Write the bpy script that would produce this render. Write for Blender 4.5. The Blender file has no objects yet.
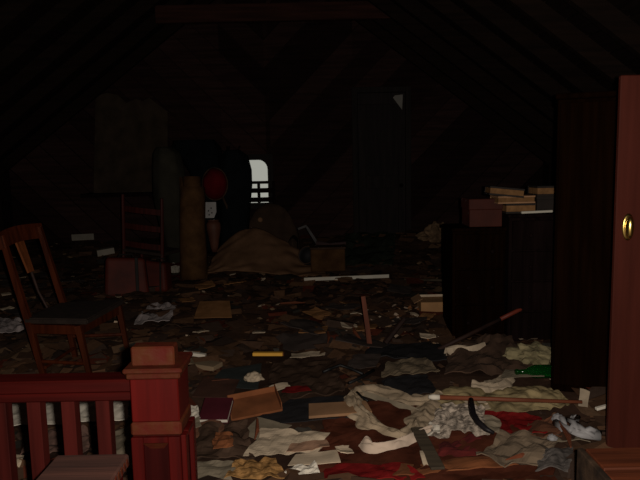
import bpy, bmesh, math, random
from mathutils import Vector, Matrix, noise, Euler

# ------------------------------------------------------------------ camera, world, flash, exposure
FPX = 628.0                       # focal length in pixels of the 640x480 frame
CAM = Vector((0.0, 0.0, 1.34))
PITCH, ROLL = math.radians(7.0), math.radians(1.2)
scene = bpy.context.scene
C = scene.collection
fw = Vector((0, math.cos(PITCH), -math.sin(PITCH)))
r0 = Vector((1, 0, 0)); u0 = r0.cross(fw)
rt = r0*math.cos(ROLL) - u0*math.sin(ROLL)
up = u0*math.cos(ROLL) + r0*math.sin(ROLL)
cd = bpy.data.cameras.new('camera'); cam = bpy.data.objects.new('camera', cd); C.objects.link(cam)
M = Matrix((rt, up, -fw)).transposed().to_4x4(); M.translation = CAM
cam.matrix_world = M
cd.sensor_width = 36.0; cd.lens = FPX/640*36.0; cd.clip_start = 0.02
scene.camera = cam

w = bpy.data.worlds.new('overcast_sky'); scene.world = w; w.use_nodes = True
bg = w.node_tree.nodes['Background']; bg.inputs[0].default_value = (0.80, 0.80, 0.72, 1); bg.inputs[1].default_value = 0.45

fl = bpy.data.lights.new('camera_flash', 'POINT'); fl.energy = 235; fl.color = (1.0, 0.90, 0.80); fl.shadow_soft_size = 0.012
flo = bpy.data.objects.new('camera_flash', fl); C.objects.link(flo)
flo.location = CAM + rt*0.045 + up*0.014

vs = scene.view_settings
vs.view_transform = 'Standard'; vs.look = 'None'; vs.gamma = 1.0; vs.use_curve_mapping = False; vs.exposure = 0.0

# ------------------------------------------------------------------ helpers
rnd = random.Random(11)
def ray(px, py):
    return (fw*FPX + rt*(px-320) - up*(py-240)).normalized()
def D(px, py, y):                       # point on the pixel's ray at depth y
    d = ray(px, py); return CAM + d*((y-CAM.y)/d.y)
def sm(a, b, t):
    t = max(0, min(1, (t-a)/(b-a))); return t*t*(3-2*t)
def H(x, y):                            # height of the rubbish layer on the floor
    h = 0.03 + 0.045*noise.noise(Vector((x*1.3, y*1.3, 3.1))) + 0.02*noise.noise(Vector((x*4, y*4, 9.0)))
    h += 0.06*sm(3.2, 6.5, y) + 0.22*sm(7.6, 8.9, y)
    h += 0.03*math.exp(-((x-0.8)**2+(y-4.2)**2)/0.5) + 0.16*math.exp(-((x-1.4)**2/0.25+(y-8.0)**2/0.5))
    return max(0.006, h)
def G(px, py, dz=0.0):                  # point of the floor (rubbish surface) under a pixel
    d = ray(px, py); z = 0.03
    for _ in range(12):
        t = (z-CAM.z)/d.z; p = CAM + d*t
        z = 0.5*z + 0.5*H(p.x, p.y)
    p = CAM + d*((z-CAM.z)/d.z); p.z = z + dz
    return p

def A(px, py, h=0.05):                  # point on the pixel's ray, h above the rubbish surface
    d = ray(px, py); z = h
    for _ in range(14):
        p = CAM + d*((z-CAM.z)/d.z); z = 0.5*z + 0.5*(H(p.x, p.y)+h)
    return CAM + d*((z-CAM.z)/d.z)
def s2l(c): return c/12.92 if c <= 0.04045 else ((c+0.055)/1.055)**2.4
MATS = {}
def mat(name, col, rough=0.75, var=0.35, scale=6.0, grain=None, col2=None, metal=0.0, spec=0.25, bump=0.0, spread=0.15):
    """procedural material; col in linear rgb"""
    if name in MATS: return MATS[name]
    m = bpy.data.materials.new(name); m.use_nodes = True; nt = m.node_tree; N = nt.nodes; L = nt.links
    b = N['Principled BSDF']; b.inputs['Roughness'].default_value = rough; b.inputs['Metallic'].default_value = metal
    b.inputs['Specular IOR Level'].default_value = spec
    tc = N.new('ShaderNodeTexCoord'); mp = N.new('ShaderNodeMapping'); L.new(tc.outputs['Object'], mp.inputs[0])
    if grain: mp.inputs['Scale'].default_value = grain
    tx = N.new('ShaderNodeTexNoise'); tx.inputs['Scale'].default_value = scale; tx.inputs['Detail'].default_value = 6
    L.new(mp.outputs[0], tx.inputs[0])
    cr = N.new('ShaderNodeValToRGB'); L.new(tx.outputs[0], cr.inputs[0])
    c2 = col2 if col2 else tuple(c*(1-var) for c in col)
    c1 = tuple(min(1, c*(1+0.4*var)) for c in col)
    cr.color_ramp.elements[0].position = 0.32; cr.color_ramp.elements[0].color = (*c2, 1)
    cr.color_ramp.elements[1].position = 0.68; cr.color_ramp.elements[1].color = (*c1, 1)
    oi = N.new('ShaderNodeObjectInfo'); mr = N.new('ShaderNodeMapRange'); L.new(oi.outputs['Random'], mr.inputs[0])
    mr.inputs[3].default_value = 1-spread; mr.inputs[4].default_value = 1+spread
    mx = N.new('ShaderNodeVectorMath'); mx.operation = 'SCALE'; L.new(cr.outputs[0], mx.inputs[0]); L.new(mr.outputs[0], mx.inputs[3])
    L.new(mx.outputs[0], b.inputs['Base Color'])
    if bump:
        bp = N.new('ShaderNodeBump'); bp.inputs['Strength'].default_value = bump; bp.inputs['Distance'].default_value = 0.02
        L.new(tx.outputs[0], bp.inputs['Height']); L.new(bp.outputs[0], b.inputs['Normal'])
    MATS[name] = m; return m
def wood(name, col, rough=0.5, axis=2, **k):
    g = [14, 14, 14]; g[axis] = 0.9
    return mat(name, col, rough=rough, scale=2.2, grain=tuple(g), var=k.pop('var', 0.45), **k)

def obj(name, bm, m, parent=None, smooth=False, loc=None):
    me = bpy.data.meshes.new(name)
    bmesh.ops.recalc_face_normals(bm, faces=bm.faces)
    if loc is not None: bmesh.ops.translate(bm, vec=-Vector(loc), verts=bm.verts)
    bm.to_mesh(me); bm.free()
    if smooth:
        for p in me.polygons: p.use_smooth = True
    for mm in (m if isinstance(m, (list, tuple)) else [m]): me.materials.append(mm)
    o = bpy.data.objects.new(name, me); C.objects.link(o)
    if parent is not None:
        o.parent = parent
        if loc is None: o.location = -parent.location       # parts are modelled in world space
        else: o.location = Vector(loc) - parent.location
        if parent.parent: o.location = Vector(loc) if loc is not None else Vector((0, 0, 0)); 
        if parent.parent and loc is None: o.location = Vector((0, 0, 0))
    elif loc is not None: o.location = loc
    return o
def thing(name, label, cat, loc=(0, 0, 0), group=None):
    o = bpy.data.objects.new(name, None); C.objects.link(o); o.location = loc; o.empty_display_size = 0.1
    return tag(o, label, cat, group)
def tag(o, label, cat, group=None, kind=None):
    o['label'] = label; o['category'] = cat
    if group: o['group'] = group
    if kind: o['kind'] = kind
    return o
def struct(o, label=None, cat=None):
    o['kind'] = 'structure'
    if label: o['label'] = label
    if cat: o['category'] = cat
    return o

def nb(): return bmesh.new()
def box(bm, c, s, rot=None, bev=0.0, seg=1):
    r = bmesh.ops.create_cube(bm, size=1.0); vs_ = r['verts']
    bmesh.ops.scale(bm, vec=Vector(s), verts=vs_)
    if bev:
        es = list({e for v in vs_ for e in v.link_edges})
        q = bmesh.ops.bevel(bm, geom=es, offset=bev, segments=seg, affect='EDGES', profile=0.5)
        vs_ = list({v for f in q['faces'] for v in f.verts} | {v for v in vs_ if v.is_valid})
    if rot is not None:
        bmesh.ops.rotate(bm, cent=(0, 0, 0), matrix=(rot if isinstance(rot, Matrix) else Euler(rot).to_matrix()), verts=vs_)
    bmesh.ops.translate(bm, vec=Vector(c), verts=vs_)
    return bm
def B(x0, x1, y0, y1, z0, z1, bev=0.0, bm=None):
    bm = bm or nb()
    return box(bm, ((x0+x1)/2, (y0+y1)/2, (z0+z1)/2), (x1-x0, y1-y0, z1-z0), bev=bev)
def tube(bm, pts, radii, n=8, sx=1.0, square=False):
    pts = [Vector(p) for p in pts]
    if not isinstance(radii, (list, tuple)): radii = [radii]*len(pts)
    rings = []; prev = None
    for i, p in enumerate(pts):
        t = (pts[min(i+1, len(pts)-1)] - pts[max(i-1, 0)]).normalized()
        if prev is None:
            a = Vector((0, 0, 1)) if abs(t.z) < 0.9 else Vector((1, 0, 0))
            prev = t.cross(a).normalized()
        prev = (prev - t*prev.dot(t)).normalized(); q = t.cross(prev)
        off = math.pi/4 if square else 0
        rings.append([bm.verts.new(p + (prev*math.cos(off+2*math.pi*k/n)*sx + q*math.sin(off+2*math.pi*k/n))*radii[i]) for k in range(n)])
    for a, b in zip(rings, rings[1:]):
        for k in range(n): bm.faces.new((a[k], a[(k+1) % n], b[(k+1) % n], b[k]))
    bm.faces.new(rings[0][::-1]); bm.faces.new(rings[-1])
    return bm
def bar(bm, a, b, w_, t_, upv=(0, 0, 1), bev=0.0):
    a = Vector(a); b = Vector(b); x = (b-a); ln = x.length; x.normalize()
    z = Vector(upv); z = (z - x*z.dot(x)).normalized(); y = z.cross(x)
    R = Matrix((x, y, z)).transposed()
    return box(bm, (a+b)/2, (ln, w_, t_), R, bev)
def lathe(bm, prof, c, n=20, rot=None):
    rings = []
    R = rot if rot is not None else Matrix.Identity(3)
    c = Vector(c)
    for r, z in prof:
        rings.append([bm.verts.new(c + R @ Vector((r*math.cos(2*math.pi*k/n), r*math.sin(2*math.pi*k/n), z))) for k in range(n)])
    for a, b in zip(rings, rings[1:]):
        for k in range(n): bm.faces.new((a[k], a[(k+1) % n], b[(k+1) % n], b[k]))
    bm.faces.new(rings[0][::-1]); bm.faces.new(rings[-1]); return bm
def grid_solid(bm, f, nu, nv, th):
    """sheet f(u,v) -> point, given thickness th along its normal"""
    P = [[f(i/nu, j/nv) for j in range(nv+1)] for i in range(nu+1)]
    T = []; Bt = []
    for i in range(nu+1):
        a = []; b = []
        for j in range(nv+1):
            du = P[min(i+1, nu)][j]-P[max(i-1, 0)][j]; dv = P[i][min(j+1, nv)]-P[i][max(j-1, 0)]
            n = du.cross(dv); n = n.normalized() if n.length > 1e-9 else Vector((0, 0, 1))
            if n.z < 0: n = -n
            a.append(bm.verts.new(P[i][j]+n*th/2)); b.append(bm.verts.new(P[i][j]-n*th/2))
        T.append(a); Bt.append(b)
    for i in range(nu):
        for j in range(nv):
            bm.faces.new((T[i][j], T[i+1][j], T[i+1][j+1], T[i][j+1]))
            bm.faces.new((Bt[i][j], Bt[i][j+1], Bt[i+1][j+1], Bt[i+1][j]))
    for i in range(nu):
        bm.faces.new((T[i][0], Bt[i][0], Bt[i+1][0], T[i+1][0])); bm.faces.new((T[i][nv], T[i+1][nv], Bt[i+1][nv], Bt[i][nv]))
    for j in range(nv):
        bm.faces.new((T[0][j], T[0][j+1], Bt[0][j+1], Bt[0][j])); bm.faces.new((T[nu][j], Bt[nu][j], Bt[nu][j+1], T[nu][j+1]))
    return bm
def fold(p, amp, s, seed):
    return amp*(abs(noise.noise(Vector((p.x*s, p.y*s*0.8, seed))))*1.6 + 0.5*noise.noise(Vector((p.x*s*2.7, p.y*s*2.7, seed+5))))
EXC = []        # floor areas covered by large single pieces
def inpoly(x, y, P):
    r = False
    for i in range(len(P)):
        a, b = P[i], P[i-1]
        if (a.y > y) != (b.y > y) and x < (b.x-a.x)*(y-a.y)/(b.y-a.y)+a.x: r = not r
    return r
def patch(px4, dz=0.012, wr=0.012, s=7.0, th=0.003, n=(14, 10), rag=0.0, seed=0.0, tilt=0.0):
    """wrinkled four-cornered sheet lying on the litter; corners given as floor pixels (near-left, near-right, far-right, far-left)"""
    a, b, c, d = [G(*p) for p in px4]; bm = nb(); EXC.append([a.copy(), b.copy(), c.copy(), d.copy()])
    def f(u, v):
        p = (a*(1-u)+b*u)*(1-v) + (d*(1-u)+c*u)*v
        e = min(u, 1-u, v, 1-v)
        if rag and e < 0.12:
            q = Vector((noise.noise(Vector((p.x*14, p.y*14, seed))), noise.noise(Vector((p.x*14, p.y*14, seed+9))), 0))
            p = p + q*rag
        p.z = (1-u)*(1-v)*a.z + u*(1-v)*b.z + u*v*c.z + (1-u)*v*d.z
        p.z = max(p.z, H(p.x, p.y)) + dz + fold(p, wr, s, seed) + tilt*v
        return p
    return grid_solid(bm, f, n[0], n[1], th)
def band(path, wd, dz=0.02, amp=0.02, th=0.004, nl=70, nw=18, folds=2.6, seed=0.0):
    """gathered strip of cloth along floor pixels; path = [(px,py)], wd = widths in metres"""
    P = [G(*p) for p in path]; bm = nb(); k = len(P)-1
    for i in range(k+1):
        r_ = wd[i]*0.5; EXC.append([P[i]+Vector((r_*math.cos(q), r_*math.sin(q), 0)) for q in (0, 1.05, 2.1, 3.14, 4.19, 5.24)])
        if i < k:
            m_ = (P[i]+P[i+1])/2; EXC.append([m_+Vector((r_*math.cos(q), r_*math.sin(q), 0)) for q in (0, 1.05, 2.1, 3.14, 4.19, 5.24)])
    def cr(t):
        t = max(0, min(k-1e-6, t*k)); i = int(t); q = t-i
        p0, p1, p2, p3 = P[max(i-1, 0)], P[i], P[i+1], P[min(i+2, k)]
        return 0.5*((2*p1)+(p2-p0)*q+(2*p0-5*p1+4*p2-p3)*q*q+(3*p1-p0-3*p2+p3)*q**3)
    def wdt(t):
        t = max(0, min(k-1e-6, t*k)); i = int(t); q = t-i; return wd[i]*(1-q)+wd[i+1]*q
    def f(u, v):
        p = cr(u); t = (cr(min(1, u+0.01))-cr(max(0, u-0.01))); t.z = 0; t.normalize(); s = Vector((-t.y, t.x, 0))
        ww = wdt(u)*(1+0.35*noise.noise(Vector((u*9, seed, 1.0 if v > 0.5 else 2.0))))
        p = p + s*(v-0.5)*ww
        e = math.sin(math.pi*v)
        L_ = u*nl*0.045
        p.z = max(H(p.x, p.y), p.z) + dz*0.45*e + 0.008 + amp*0.45*(0.5+0.5*math.sin(v*folds*2*math.pi+5*noise.noise(Vector((L_*2, v*2, seed)))))*(0.3+e) \
            + amp*0.6*abs(noise.noise(Vector((p.x*11, p.y*11, seed)))) + amp*0.12*noise.noise(Vector((p.x*38, p.y*38, seed+2)))
        return p
    return grid_solid(bm, f, nl, nw, th)
def heap(c, rx, ry, h, n=26, amp=0.3, s=6.0, seed=0.0, up_only=True):
    """crumpled mound"""
    bm = nb(); bmesh.ops.create_icosphere(bm, subdivisions=4, radius=1.0)
    for v in bm.verts:
        k = 1 + amp*(abs(noise.noise(v.co*1.6+Vector((seed, 0, 0))))*1.5 - 0.3 + 0.4*noise.noise(v.co*4.3+Vector((seed, 3, 0))))
        q = v.co*k
        v.co = Vector((c[0]+q.x*rx, c[1]+q.y*ry, c[2]+(max(q.z, -0.15))*h))
    return bm

# ------------------------------------------------------------------ materials (linear base colours)
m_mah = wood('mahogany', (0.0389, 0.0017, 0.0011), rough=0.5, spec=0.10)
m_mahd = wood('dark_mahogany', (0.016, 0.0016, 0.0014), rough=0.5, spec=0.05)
m_balus = wood('dull_mahogany', (0.030, 0.0040, 0.0030), rough=0.55, spec=0.06)
m_mah_h = wood('mahogany_rail', (0.0312, 0.0023, 0.0016), rough=0.5, axis=0, spec=0.08)
m_worn = mat('worn_varnish', (0.0346, 0.0093, 0.0031), rough=0.6, col2=(0.040, 0.005, 0.003), scale=30, bump=0.2, spec=0.08)
m_old = wood('old_bare_wood', (0.0420, 0.0151, 0.0095), rough=0.8, axis=0, bump=0.3)
m_crate = wood('orange_crate_wood', (0.0956, 0.0229, 0.0076), rough=0.65, axis=0, bump=0.3)
m_flake = mat('flaking_dark_paint', (0.0086, 0.0058, 0.0043), rough=0.7, col2=(0.055, 0.032, 0.018), scale=14, bump=0.4)
m_door = wood('brown_door_veneer', (0.0642, 0.0141, 0.0088), rough=0.5, axis=2, var=0.22, spec=0.12)
m_brass = mat('brass', (0.62, 0.45, 0.13), rough=0.28, metal=1.0, var=0.3, spec=0.5)
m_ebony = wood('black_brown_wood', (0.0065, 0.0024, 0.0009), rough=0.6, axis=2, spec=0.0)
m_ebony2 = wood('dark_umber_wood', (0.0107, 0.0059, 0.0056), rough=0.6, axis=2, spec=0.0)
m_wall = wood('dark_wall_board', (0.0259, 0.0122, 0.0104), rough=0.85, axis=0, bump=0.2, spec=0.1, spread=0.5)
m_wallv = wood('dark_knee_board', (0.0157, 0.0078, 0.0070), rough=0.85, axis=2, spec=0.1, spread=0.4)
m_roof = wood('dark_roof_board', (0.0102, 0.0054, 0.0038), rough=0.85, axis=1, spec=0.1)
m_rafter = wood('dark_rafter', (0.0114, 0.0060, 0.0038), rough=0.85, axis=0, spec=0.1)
m_beam = wood('reddish_beam', (0.0421, 0.0150, 0.0103), rough=0.8, axis=0, spec=0.1)
m_floor = wood('floor_board', (0.05, 0.028, 0.018), rough=0.8, axis=1)
m_chair = wood('orange_chair_wood', (0.0624, 0.0133, 0.0042), rough=0.4, axis=2, spec=0.2)
m_chairseat = mat('dark_seat', (0.0245, 0.0154, 0.0112), rough=0.8, scale=20)
m_splat = wood('pale_splat_wood', (0.19, 0.055, 0.016), rough=0.5)
m_redchair = wood('red_ladder_wood', (0.0510, 0.0084, 0.0060), rough=0.55)
m_paper = mat('yellowed_paper', (0.55, 0.44, 0.31), rough=0.9, var=0.3, scale=9, spec=0.1)
m_white = mat('white_paper', (0.72, 0.66, 0.55), rough=0.9, var=0.2, scale=9, spec=0.1)
m_greyp = mat('grey_card', (0.26, 0.215, 0.15), rough=0.9, var=0.3, scale=7, spec=0.1)
m_card = mat('cardboard', (0.26, 0.125, 0.05), rough=0.9, var=0.35, scale=6, spec=0.1)
m_tan = mat('tan_board', (0.34, 0.19, 0.10), rough=0.85, var=0.3, scale=5, spec=0.1)
m_cloth = mat('cream_cloth', (0.3995, 0.3060, 0.2040), rough=0.95, var=0.35, scale=11, spec=0.05, bump=0.2)
m_cloth2 = mat('yellowed_cloth', (0.3000, 0.2325, 0.1200), rough=0.95, var=0.5, scale=10, spec=0.05, bump=0.2)
m_lace = mat('lace_cloth', (0.3600, 0.3000, 0.2400), rough=0.95, var=0.75, scale=38, spec=0.05, bump=0.4)
m_red = mat('red_fabric', (0.17, 0.010, 0.010), rough=0.95, var=0.5, scale=9, spec=0.05)
m_rust = mat('rust_carpet', (0.0945, 0.0270, 0.0144), rough=0.95, var=0.5, scale=8, spec=0.05, bump=0.3)
m_maroon = mat('maroon_cover', (0.055, 0.007, 0.012), rough=0.6, var=0.3)
m_teal = mat('dark_teal_sheet', (0.030, 0.036, 0.034), rough=0.8, var=0.3)
m_black = mat('black_sheet', (0.0168, 0.0156, 0.0168), rough=0.7, var=0.3)
m_dkbrown = mat('dark_brown_cloth', (0.060, 0.036, 0.024), rough=0.95, var=0.5, scale=8, spec=0.05)
m_orange = mat('orange_brown_card', (0.2000, 0.0680, 0.0240), rough=0.85, var=0.4, scale=7)
m_yellow = mat('yellow_paint', (0.75, 0.40, 0.06), rough=0.5, var=0.2)
m_stripe = mat('orange_print_cloth', (0.3360, 0.1800, 0.0640), rough=0.9, var=0.75, scale=26, spec=0.05)
m_stick = wood('stick_wood', (0.20, 0.060, 0.028), rough=0.6, axis=0)
m_stickd = wood('dark_stick_wood', (0.0315, 0.0140, 0.0098), rough=0.7, axis=0)
m_olive = wood('olive_board', (0.080, 0.060, 0.038), rough=0.8, axis=0)
m_wire = mat('black_wire', (0.008, 0.008, 0.008), rough=0.5)
m_rubber = mat('black_rubber', (0.010, 0.008, 0.009), rough=0.5)
m_whitep = mat('white_plastic', (0.3000, 0.2925, 0.2925), rough=0.5, var=0.1)
m_wpaint = mat('white_painted_board', (0.5984, 0.5576, 0.4624), rough=0.7, var=0.12)
m_navy = mat('black_coat_cloth', (0.0070, 0.0084, 0.0098), rough=0.95, var=0.3, spec=0.03)
m_olivec = mat('grey_green_cloth', (0.0288, 0.0264, 0.0192), rough=0.95, var=0.35, scale=5, spec=0.03)
m_redc = mat('crimson_felt', (0.0914, 0.0042, 0.0070), rough=0.95, var=0.4, spec=0.03)
m_roll = mat('brown_rug_back', (0.0750, 0.0372, 0.0156), rough=0.95, var=0.4, scale=9, spec=0.03)
m_blank = mat('tan_blanket', (0.1980, 0.1080, 0.0599), rough=0.95, var=0.3, scale=5, spec=0.03)
m_uph = mat('brown_upholstery', (0.0450, 0.0276, 0.0180), rough=0.9, var=0.35, scale=6, spec=0.05)
m_case = mat('red_leatherette', (0.0738, 0.0099, 0.0045), rough=0.65, var=0.4, scale=6)
m_strap = mat('dark_strap', (0.015, 0.012, 0.010), rough=0.7)
m_hard = mat('stained_hardboard', (0.0465, 0.0330, 0.0225), rough=0.9, var=0.45, scale=5, spec=0.05)
m_page = mat('book_pages', (0.42, 0.26, 0.13), rough=0.9, var=0.25, scale=20, spec=0.05)
m_bookd = mat('dark_book_cover', (0.022, 0.016, 0.013), rough=0.7)
m_boxred = mat('red_brown_box', (0.0649, 0.0128, 0.0066), rough=0.7, var=0.35)
m_greyblue = mat('grey_paint', (0.10, 0.095, 0.095), rough=0.7)
m_backdoor = wood('grey_brown_door', (0.0178, 0.0128, 0.0121), rough=0.8)
m_green_old = mat('dark_green_cloth', (0.030, 0.036, 0.024), rough=0.95, spec=0.03)
m_frame = wood('window_frame_wood', (0.0150, 0.0105, 0.0090), rough=0.8)
def glassmat(name, col, rough=0.0, thin=False):
    m = bpy.data.materials.new(name); m.use_nodes = True; N = m.node_tree.nodes; L = m.node_tree.links
    b = N['Principled BSDF']; b.inputs['Base Color'].default_value = (*col, 1); b.inputs['Roughness'].default_value = rough
    b.inputs['Transmission Weight'].default_value = 1.0; b.inputs['IOR'].default_value = 1.02 if thin else 1.5
    return m
m_glass = glassmat('dusty_window_glass', (0.95, 0.96, 0.93), 0.05, True)
m_bottle = glassmat('green_bottle_glass', (0.01, 0.20, 0.03), 0.10); m_bottle.node_tree.nodes['Principled BSDF'].inputs['Transmission Weight'].default_value = 0.85

# ------------------------------------------------------------------ the attic shell
RX, RZ, SL = -0.60, 4.10, 0.75            # ridge x, ridge z, slope
XL, XR = -4.4, 3.2                        # knee walls
YB, YF = 9.0, -1.6                        # back wall, wall behind the camera
def roofz(x): return RZ - SL*abs(x-RX)
bm = B(XL-0.2, XR+0.2, YF-0.2, YB+0.2, -0.2, 0.0)
struct(obj('floor', bm, m_floor))
# sloping roof = ceiling : two closed slabs in one shell, with rafters, planks and collar beams as parts
bm = nb()
for s in (-1, 1):
    xe = XR+0.25 if s > 0 else XL-0.25
    prof = [(RX, RZ+0.14), (xe, roofz(xe)+0.14), (xe, roofz(xe)+0.34), (RX, RZ+0.34)]
    a = [bm.verts.new((x, YF-0.2, z)) for x, z in prof]; b = [bm.verts.new((x, YB+0.2, z)) for x, z in prof]
    for k in range(4): bm.faces.new((a[k], a[(k+1) % 4], b[(k+1) % 4], b[k]))
    bm.faces.new(a); bm.faces.new(b[::-1])
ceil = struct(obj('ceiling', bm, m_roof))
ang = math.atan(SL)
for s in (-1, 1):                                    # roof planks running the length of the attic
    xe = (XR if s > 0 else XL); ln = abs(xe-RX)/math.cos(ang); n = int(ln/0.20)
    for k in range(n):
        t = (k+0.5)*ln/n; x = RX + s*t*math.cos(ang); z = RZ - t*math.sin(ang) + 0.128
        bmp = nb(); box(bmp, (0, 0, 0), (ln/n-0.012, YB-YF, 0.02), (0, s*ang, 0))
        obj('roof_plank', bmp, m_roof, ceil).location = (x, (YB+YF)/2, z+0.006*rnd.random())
    y = 0.55; mesh = None
    while y < YB-0.1:                                # rafters
        a = Vector((RX + s*0.02, y, RZ+0.03)); x1 = xe + s*0.0; b = Vector((x1, y, roofz(x1)+0.045))
        bmp = nb(); bar(bmp, a, b, 0.07, 0.15)
        obj('rafter', bmp, m_rafter, ceil); y += 0.62
bmp = nb(); bar(bmp, (RX, YF, RZ+0.05), (RX, YB, RZ+0.05), 0.05, 0.2); obj('ridge_beam', bmp, m_rafter, ceil)
for y, zz in ((7.5, 2.97), (5.6, 3.06), (3.7, 3.06)):          # collar beams
    hw = (RZ-zz)/SL
    obj('collar_beam', B(*((D(155, 18, y-0.04).x, D(395, 18, y-0.04).x) if y == 7.5 else (RX-hw-0.03, RX+hw+0.03)), y-0.04, y+0.04, zz, zz+0.2, 0.006), m_beam, ceil)
# knee walls
for nm, x0, x1, xi, s in (('wall_left', XL-0.2, XL-0.02, XL, 1), ('wall_right', XR+0.02, XR+0.2, XR, -1)):
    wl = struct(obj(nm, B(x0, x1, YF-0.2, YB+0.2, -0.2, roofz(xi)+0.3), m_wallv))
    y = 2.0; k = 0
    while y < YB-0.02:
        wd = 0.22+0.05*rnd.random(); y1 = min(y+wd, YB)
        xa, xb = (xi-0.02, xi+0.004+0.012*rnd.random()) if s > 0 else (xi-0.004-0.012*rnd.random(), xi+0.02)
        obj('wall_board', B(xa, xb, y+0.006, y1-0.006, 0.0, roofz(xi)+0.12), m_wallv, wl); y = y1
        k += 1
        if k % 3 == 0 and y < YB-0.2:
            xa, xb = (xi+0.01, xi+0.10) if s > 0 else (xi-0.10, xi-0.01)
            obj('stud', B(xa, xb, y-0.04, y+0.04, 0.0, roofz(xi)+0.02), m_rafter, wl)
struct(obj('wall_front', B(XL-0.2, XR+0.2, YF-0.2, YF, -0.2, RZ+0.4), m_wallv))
# back gable wall with a window hole, clad in diagonal boards
wz0, wz1 = D(258, 204.5, YB).z, D(258, 158.5, YB).z
wx0, wx1 = D(226, 180, YB).x, D(269.5, 180, YB).x
dx0, dx1 = D(358, 150, YB).x, D(405, 150, YB).x; dz1 = D(380, 93, YB).z
bm = nb()
def quad_prism(bm, poly, y0, y1):
    a = [bm.verts.new((x, y0, z)) for x, z in poly]; b = [bm.verts.new((x, y1, z)) for x, z in poly]; n = len(poly)
    for k in range(n): bm.faces.new((a[k], a[(k+1) % n], b[(k+1) % n], b[k]))
    bm.faces.new(a[::-1]); bm.faces.new(b); return bm
def clip(poly, a, b, c):                # keep a*x+b*z<=c
    out = []
    for i in range(len(poly)):
        p, q = poly[i], poly[(i+1) % len(poly)]; dp = a*p[0]+b*p[1]-c; dq = a*q[0]+b*q[1]-c
        if dp <= 0: out.append(p)
        if dp*dq < 0:
            t = dp/(dp-dq); out.append((p[0]+(q[0]-p[0])*t, p[1]+(q[1]-p[1])*t))
    return out
def minus_rect(poly, x0, x1, z0, z1):
    res = []
    res.append(clip(poly, 1, 0, x0)); rest = clip(poly, -1, 0, -x0)
    res.append(clip(rest, -1, 0, -x1)); rest = clip(rest, 1, 0, x1)
    res.append(clip(rest, 0, 1, z0)); res.append(clip(rest, 0, -1, -z1))
    return [p for p in res if len(p) >= 3]
def area(p): return abs(sum(p[i][0]*p[(i+1) % len(p)][1]-p[(i+1) % len(p)][0]*p[i][1] for i in range(len(p))))/2
gable = [(XL-0.2, -0.2), (XR+0.2, -0.2), (XR+0.2, roofz(XR)+0.2), (RX, RZ+0.3), (XL-0.2, roofz(XL)+0.2)]
for p in minus_rect(gable, wx0, wx1, wz0, wz1): quad_prism(bm, p, YB+0.02, YB+0.2)
wb = struct(obj('wall_back', bm, m_wall))
inner = [(XL, 0), (XR, 0), (XR, roofz(XR)+0.1), (RX, RZ+0.1), (XL, roofz(XL)+0.1)]
BW = 0.27
cx = D(265, 100, YB).x
for s in (-1, 1):                         # V pattern: boards fall towards the centre line
    k = -22
    while k < 30:
        # band: zc = k*BW*1.414 + s*(x-cx) ; boards rise away from the centre
        lo = k*BW*1.414; hi = lo + BW*1.414 - 0.02
        poly = list(inner)
        poly = clip(poly, -s, 0, -s*cx)
        poly = clip(poly, s*1.0, -1, s*cx - lo) if False else clip(poly, s, -1, s*cx-lo)
        poly = clip(poly, -s, 1, -s*cx+hi)
        k += 1
        if len(poly) < 3 or area(poly) < 0.004: continue
        dd = 0.012*rnd.random()
        for q in minus_rect(poly, wx0-0.03, wx1+0.03, wz0-0.03, wz1+0.03):
            for q2 in minus_rect(q, dx0-0.06, dx1+0.06, -1, dz1+0.06):
                if area(q2) < 0.003: continue
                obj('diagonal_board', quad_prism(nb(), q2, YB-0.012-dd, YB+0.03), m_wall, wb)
# door in the back wall
dr = struct(obj('door_1', B(dx0, dx1, YB-0.02, YB+0.019, 0.0, dz1, 0.004), m_backdoor))
wdo = dx1-dx0; hh = dz1
for a, b, c, d_ in ((0.0, 1.0, 0.93, 1.0), (0.0, 1.0, 0.0, 0.10), (0.16, 0.84, 0.42, 0.50), (0.0, 0.16, 0.10, 0.93), (0.84, 1.0, 0.10, 0.93)):
    obj('door_rail', B(dx0+a*wdo+0.002, dx0+b*wdo-0.002, YB-0.045, YB-0.018, c*hh+0.002, d_*hh-0.002, 0.004), m_backdoor, dr)
for x0, x1, z0, z1 in ((dx0-0.08, dx0-0.004, 0, dz1+0.08), (dx1+0.004, dx1+0.08, 0, dz1+0.08), (dx0-0.004, dx1+0.004, dz1+0.004, dz1+0.08)):
    obj('door_casing', B(x0, x1, YB-0.05, YB+0.019, z0, z1, 0.004), m_frame, dr)
kn = nb(); lathe(kn, [(0.012, 0), (0.012, 0.03), (0.028, 0.045), (0.03, 0.06), (0.015, 0.072)], (dx1-0.07, YB-0.045, 1.0), 12, Euler((math.pi/2, 0, 0)).to_matrix())
obj('door_knob', kn, m_ebony2, dr, True)
# window
win = struct(bpy.data.objects.new('window_1', None)); C.objects.link(win); win.location = ((wx0+wx1)/2, YB, wz0)
def rounded(x0, x1, z0, z1, r, n=6):      # outline with rounded top corners, counter-clockwise from lower left
    pts = [(x0, z0), (x1, z0)]
    pts += [(x1-r+r*math.cos(a*math.pi/2/n), z1-r+r*math.sin(a*math.pi/2/n)) for a in range(n+1)]
    pts += [(x0+r-r*math.sin(a*math.pi/2/n), z1-r+r*math.cos(a*math.pi/2/n)) for a in range(n+1)]
    return pts
ins = rounded(wx0+0.03, wx1-0.02, wz0+0.02, wz1-0.02, 0.13)
outp = []
for x, z in ins:
    outp.append((wx0-0.05 if x < (wx0+wx1)/2 else wx1+0.05, z))
bmf = nb(); n = len(ins)
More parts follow.
